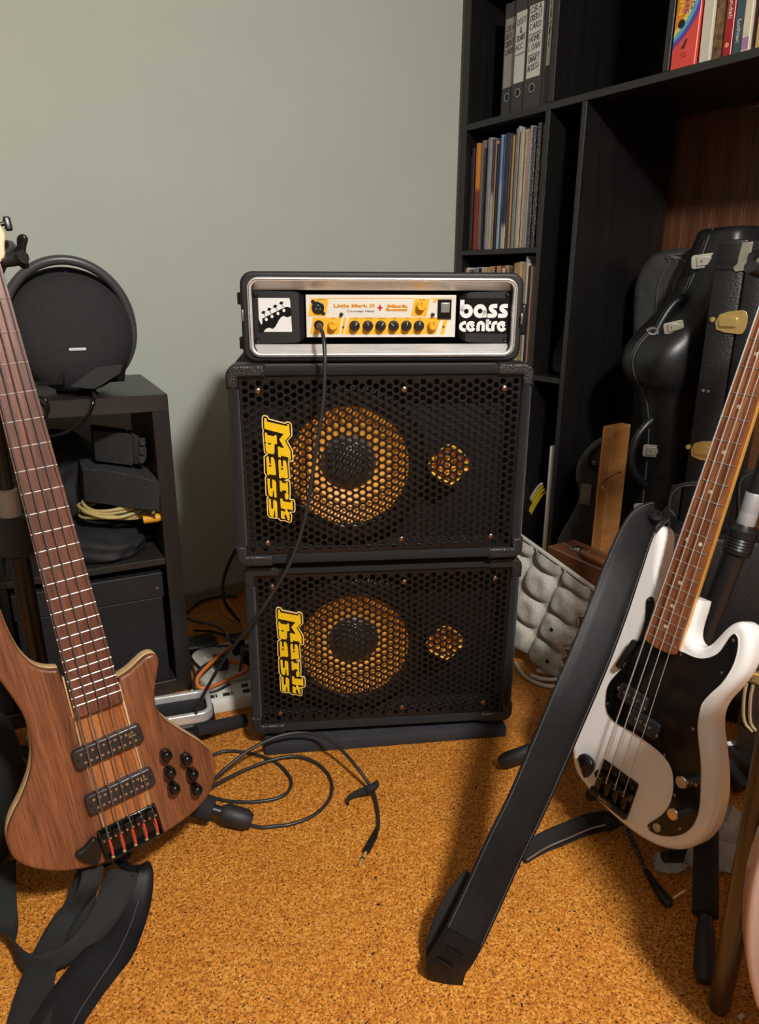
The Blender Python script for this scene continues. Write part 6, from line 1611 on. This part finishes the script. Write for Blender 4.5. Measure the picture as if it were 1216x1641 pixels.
# ---------------------------------------------------------------- narrow bay
M['felt'] = plain('hat_felt', (.03, .03, .031), .9, vary=.2, vscale=80)
ht = shelf_thing('felt_hat', 'round black felt hat on the narrow shelf of the bookcase', 'hat', .480, .085, .7068)
lathe('brim', [(.0005, -.010), (.060, -.008), (.098, -.002), (.104, .006), (.100, .010), (.062, .002), (.0005, .0)], M['felt'], ht, n=36, matrix=Matrix.Translation((.015, .0, .094)) @ Matrix.Rotation(R(-62), 4, 'Y') @ Matrix.Diagonal((.95, .50, .8, 1)))
lathe('crown', [(.060, .0), (.058, .04), (.050, .07), (.035, .085), (.0005, .088)], M['felt'], ht, n=30, matrix=Matrix.Translation((.015, .0, .094)) @ Matrix.Rotation(R(-62), 4, 'Y') @ Matrix.Diagonal((.9, .55, .8, 1)) @ Matrix.Rotation(PI, 4, 'X'))
wp = shelf_thing('white_board', 'upright white panel end in the lower narrow bay', 'board', .519, .012, .0508)
box('panel_face', (.30, .028, .44), (.15, 0, .22), M['white'], wp, .008, 3)
yc = shelf_thing('yellow_cable', 'bundle of yellow cable hooked beside the white panel', 'cable', .46, .02, .0508)
ymx = yc.matrix_world.inverted()
M['yellowcord'] = plain('yellow_cord', (.78, .62, .03), .4)
for k in range(4):
    pts = [on_plane(px_ + k * 2, py_ + k * 4.5, O + A * (.035 + .008 * (k % 2)), A) for px_, py_ in ((843, 812), (848, 802), (855, 790), (862, 780), (868, 775))]
    tube('cord', [ymx @ q for q in pts], .0045, M['yellowcord'] if k else M['whitecord'], yc, 8, 4)

# ---------------------------------------------------------------- floor clutter behind and around the white bass
zs = thing('zip_sleeve', 'black zipped cable sleeve lying on the floor under the white bass', 'cable sleeve', at_z(912, 1342))
z0 = zs.location.copy()
zp = [(838, 1372, .012), (870, 1352, .014), (905, 1337, .015), (940, 1322, .016), (972, 1314, .018)]
strap('sleeve', [at_z(*q) - z0 for q in zp], [UPV * 1 + RGT * .2] * 5, [.040, .040, .040, .038, .034], .012, M['foam_sleeve'], zs, 5)
tube('zip', [at_z(q[0] + 6, q[1] + 6, q[2] + .008) - z0 for q in zp], .0016, M['steel'], zs, 5, 4)
tube('end_knot', [at_z(962, 1318, .02) - z0, at_z(974, 1316, .022) - z0, at_z(990, 1318, .02) - z0], [.014, .018, .010], M['suede'], zs, 10, 3)
jl = thing('braided_lead', 'braided black lead with an angled gold plug under the white bass', 'cable', at_z(1040, 1400))
j0 = jl.location.copy()
jp = [(980, 1316, .02), (1000, 1322, .012), (1012, 1342, .006), (1022, 1365, .005), (1032, 1390, .005), (1042, 1408, .006)]
M['braid'] = rec_mat('braid', (.02, .02, .022), None, None, None, 1)
tube('cord', [at_z(*q) - j0 for q in jp], .0040, M['braid'], jl, 8, 5)
tube('plug_boot', [at_z(1036, 1396, .006) - j0, at_z(1048, 1416, .009) - j0, at_z(1068, 1444, .010) - j0, at_z(1075, 1450, .010) - j0], [.0045, .007, .0095, .006], M['black'], jl, 12)
tube('plug_tip', [at_z(1076, 1440, .010) - j0, at_z(1094, 1429, .010) - j0, at_z(1099, 1426, .010) - j0], [.0033, .0033, .0015], M['brass'], jl, 10)
# wooden stool leg crossing the right edge of the view and the pale body behind it
M['legwood'] = wood('dark_leg', (0.018, 0.012, 0.008), (0.026, 0.017, 0.011), (0.034, 0.023, 0.015), 'Z', 1.0, .38, 16, coat=.3, stretch=16, pores=.3)
f0, f1 = V((0.488, 0.760, 0.002)), at_t(1276, 1000, .80)
d0 = (f1 - f0)
sl_ = thing('stool', 'dark brown wooden stool leg standing close to the viewer', 'stool', f0)
tube('leg', [V((0, 0, 0)), V((0, 0, 0)) + d0 * .012, d0 * .5, d0 * 1.0], [.012, .0145, .017, .020], M['legwood'], sl_, 20)
ea, eb = V((.24, -.97, 0)).normalized(), V((.97, .24, 0)).normalized()
k0 = V((0.463, 0.725, 0)) - f0 - ea * .02 - eb * .02
for (p_, q_) in ((.31, 0), (0, .33), (.31, .33)):
    tp_ = k0 + ea * (p_ + .02) + eb * (q_ + .02)
    tube('leg', [V((tp_.x + .02, tp_.y, 0)), V((tp_.x, tp_.y, .622))], [.0125, .020], M['legwood'], sl_, 16)
sm_ = Matrix(((ea.x, eb.x, 0, k0.x), (ea.y, eb.y, 0, k0.y), (0, 0, 1, 0), (0, 0, 0, 1)))
add('seat', box_me((.36, .38, .035), (.175, .185, .6405), .012, 3), M['legwood'], sl_, matrix=sm_)
M['pink'] = plain('pale_pink_lacquer', (.50, .36, .33), .25, coat=.3)
pp = at_t(1216, 1500, .86)
PKM = view_frame(V((pp.x, pp.y, 0)), (-.30, -.95))
pk3 = thing('pink_guitar', 'pale pink guitar body cut off by the picture edge', 'guitar', mat=Matrix.Translation(V((pp.x, pp.y, 0))))
PKI = Matrix.Translation(V((-pp.x, -pp.y, 0))) @ PKM
po = [fr_uv(PKM, *q) for q in ((1232, 1350), (1216, 1378), (1204, 1420), (1198, 1465), (1196, 1510), (1199, 1555), (1207, 1595), (1220, 1630))]
zl = .045
po2 = po + [(po[-1][0] + .03, max(zl, po[-1][1] - .03)), (po[-1][0] + .10, max(zl - .01, po[-1][1] - .05)), (po[-1][0] + .18, max(zl, po[-1][1] - .01)), (po[0][0] + .20, (po[0][1] + po[-1][1]) / 2), (po[0][0] + .16, po[0][1] + .02), (po[0][0] + .10, po[0][1] + .01), (po[0][0] + .04, po[0][1] + .03)]
prism('body', sm2(po2, 4), -.04, 0, M['pink'], pk3, bevel=.006, res=3, matrix=PKI)
nb = PKI @ V((po[0][0] + .09, po[0][1] + .02, -.015))
tube('neck', [nb, nb + V((.40, .02, .06))], [.022, .018], M['maple'], pk3, 12)
tube('rest_stand', [PKI @ V((po[-1][0] + .08, po[-1][1] - .04, -.02)), PKI @ V((po[-1][0] + .08, .003, -.04))], .008, M['tube'], pk3, 10)
# small things at the back right
b1_, b2_, b3_ = at_z(1160, 1189, .045), at_z(1206, 1233, .045), at_z(1178, 1167, .045)
bx_ = (b2_ - b1_); bl_ = bx_.length + .03; bx_.normalize(); by_ = V((0, 0, 1)).cross(bx_)
bw_ = max(.05, (b3_ - b1_).dot(by_))
sb = thing('striped_box', 'flat black box with a pink stripe and torn white label', 'box', mat=Matrix(((bx_.x, by_.x, 0, b1_.x), (bx_.y, by_.y, 0, b1_.y), (0, 0, 1, 0), (0, 0, 0, 1))))
box('box_body', (bl_, bw_, .044), (bl_ / 2, bw_ / 2, .0225), M['cardbox'], sb, .002, 1)
box('pink_stripe', (bl_ - .014, bw_ * .12, .001), (bl_ / 2 + .007, bw_ * .80, .0450), plain('stripe_pink', (.62, .22, .20), .5), sb)
box('label', (.013, bw_ * .96, .0012), (.0070, bw_ * .5, .0450), M['white'], sb)
tb_ = tube('rubber_sleeve', [at_z(1163, 1222, .045), at_z(1178, 1246, .030), at_z(1190, 1264, .019)], [.017, .018, .018], M['rubber'], None, 14)
props(tb_, 'short black rubber sleeve leaning by the striped box', 'sleeve')
gc2p = at_t(1215, 1110, 1.47)
gc2 = thing('piped_case', 'dark brown case with cream piping behind the white bass', 'instrument case', mat=Matrix.Translation(V((gc2p.x, gc2p.y, 0))))
G2 = view_frame(V((gc2p.x, gc2p.y, 0)), (-.5, -.87)); G2I = Matrix.Translation(V((-gc2p.x, -gc2p.y, 0))) @ G2
zt2 = fr_uv(G2, 1205, 1075)[1]; zl2 = fr_uv(G2, 1205, 1165)[1]; xl2 = fr_uv(G2, 1188, 1120)[0]
add('case_body', box_me((.18, zt2, .06), (xl2 + .09, zt2 / 2 + .0005, -.03), .02, 3), plain('brown_vinyl', (.030, .018, .012), .45, vary=.2), gc2, matrix=G2I)
for dx in (0.0, .012):
    tube('piping', [G2I @ V((xl2 + .004 + dx, zt2 - .03, .001)), G2I @ V((xl2 + .004 + dx, (zt2 + zl2) / 2, .002)), G2I @ V((xl2 + .012 + dx, zl2 + .01, .001)), G2I @ V((xl2 + .03 + dx, max(.01, zl2 - .01), .001))], .0035, plain('cream_piping', (.42, .30, .17), .5), gc2, 6, 3)
latch(gc2, G2I @ Matrix.Translation((xl2 + .018, zt2 - .012, .001)), .024, .028, M['brass'])
wpk = at_t(1212, 1000, 1.74)
wpl = add('wood_offcut', box_me((.06, .02, wpk.z + .075), (0, 0, (wpk.z + .075) / 2 + .0005), .002, 1), wood('grey_wood', (.10, .075, .055), (.15, .115, .085), (.20, .155, .115), 'Z', 1, .6, 14, stretch=14))
wpl.location = (wpk.x, wpk.y, 0); wpl.rotation_euler = (0, 0, R(-20)); props(wpl, 'grey-brown wooden upright at the edge of the view behind the white bass', 'wood')
# crumpled clear plastic bag
def clearbag():
    m, nt, nd, ln, bs = nmat('clear_plastic')
    bs.inputs['Base Color'].default_value = (.85, .85, .86, 1); bs.inputs['Roughness'].default_value = .2
    bs.inputs['Transmission Weight'].default_value = .6; bs.inputs['IOR'].default_value = 1.3
    bump(nt, bs, noise(nt, coords(nt), 34, 4, .6, 1.5), 1.0, .012)
    return m
def crumple(name, c, rx, ry, rz, label, seed):
    rnd = random.Random(seed); bm = bmesh.new()
    bmesh.ops.create_icosphere(bm, subdivisions=3, radius=1.0)
    for v in bm.verts:
        k_ = 1 + rnd.uniform(-.20, .16)
        v.co = V((v.co.x * rx * k_, v.co.y * ry * k_, max(0.0, (v.co.z * k_ + .35)) / 1.35 * rz))
    o = add(name, from_bm(bm), bpy.data.materials['clear_plastic'], loc=c)
    return props(o, label, 'bag')
clearbag()
crumple('plastic_bag', at_z(1138, 1358, .0006), .095, .075, .075, 'crumpled clear plastic bag on the floor behind the white bass', 11)
crumple('plastic_scrap', at_z(1072, 1388, .0006), .030, .020, .024, 'small crumpled clear plastic scrap under the white bass', 12)
chip = add('paper_chip', box_me((.010, .006, .0008), (0, 0, .0006), 0.0002, 1), M['paper'], loc=at_z(1187, 1629)); chip.rotation_euler = (0, 0, .5)
props(chip, 'tiny white paper chip on the cork near the stool leg', 'paper scrap')
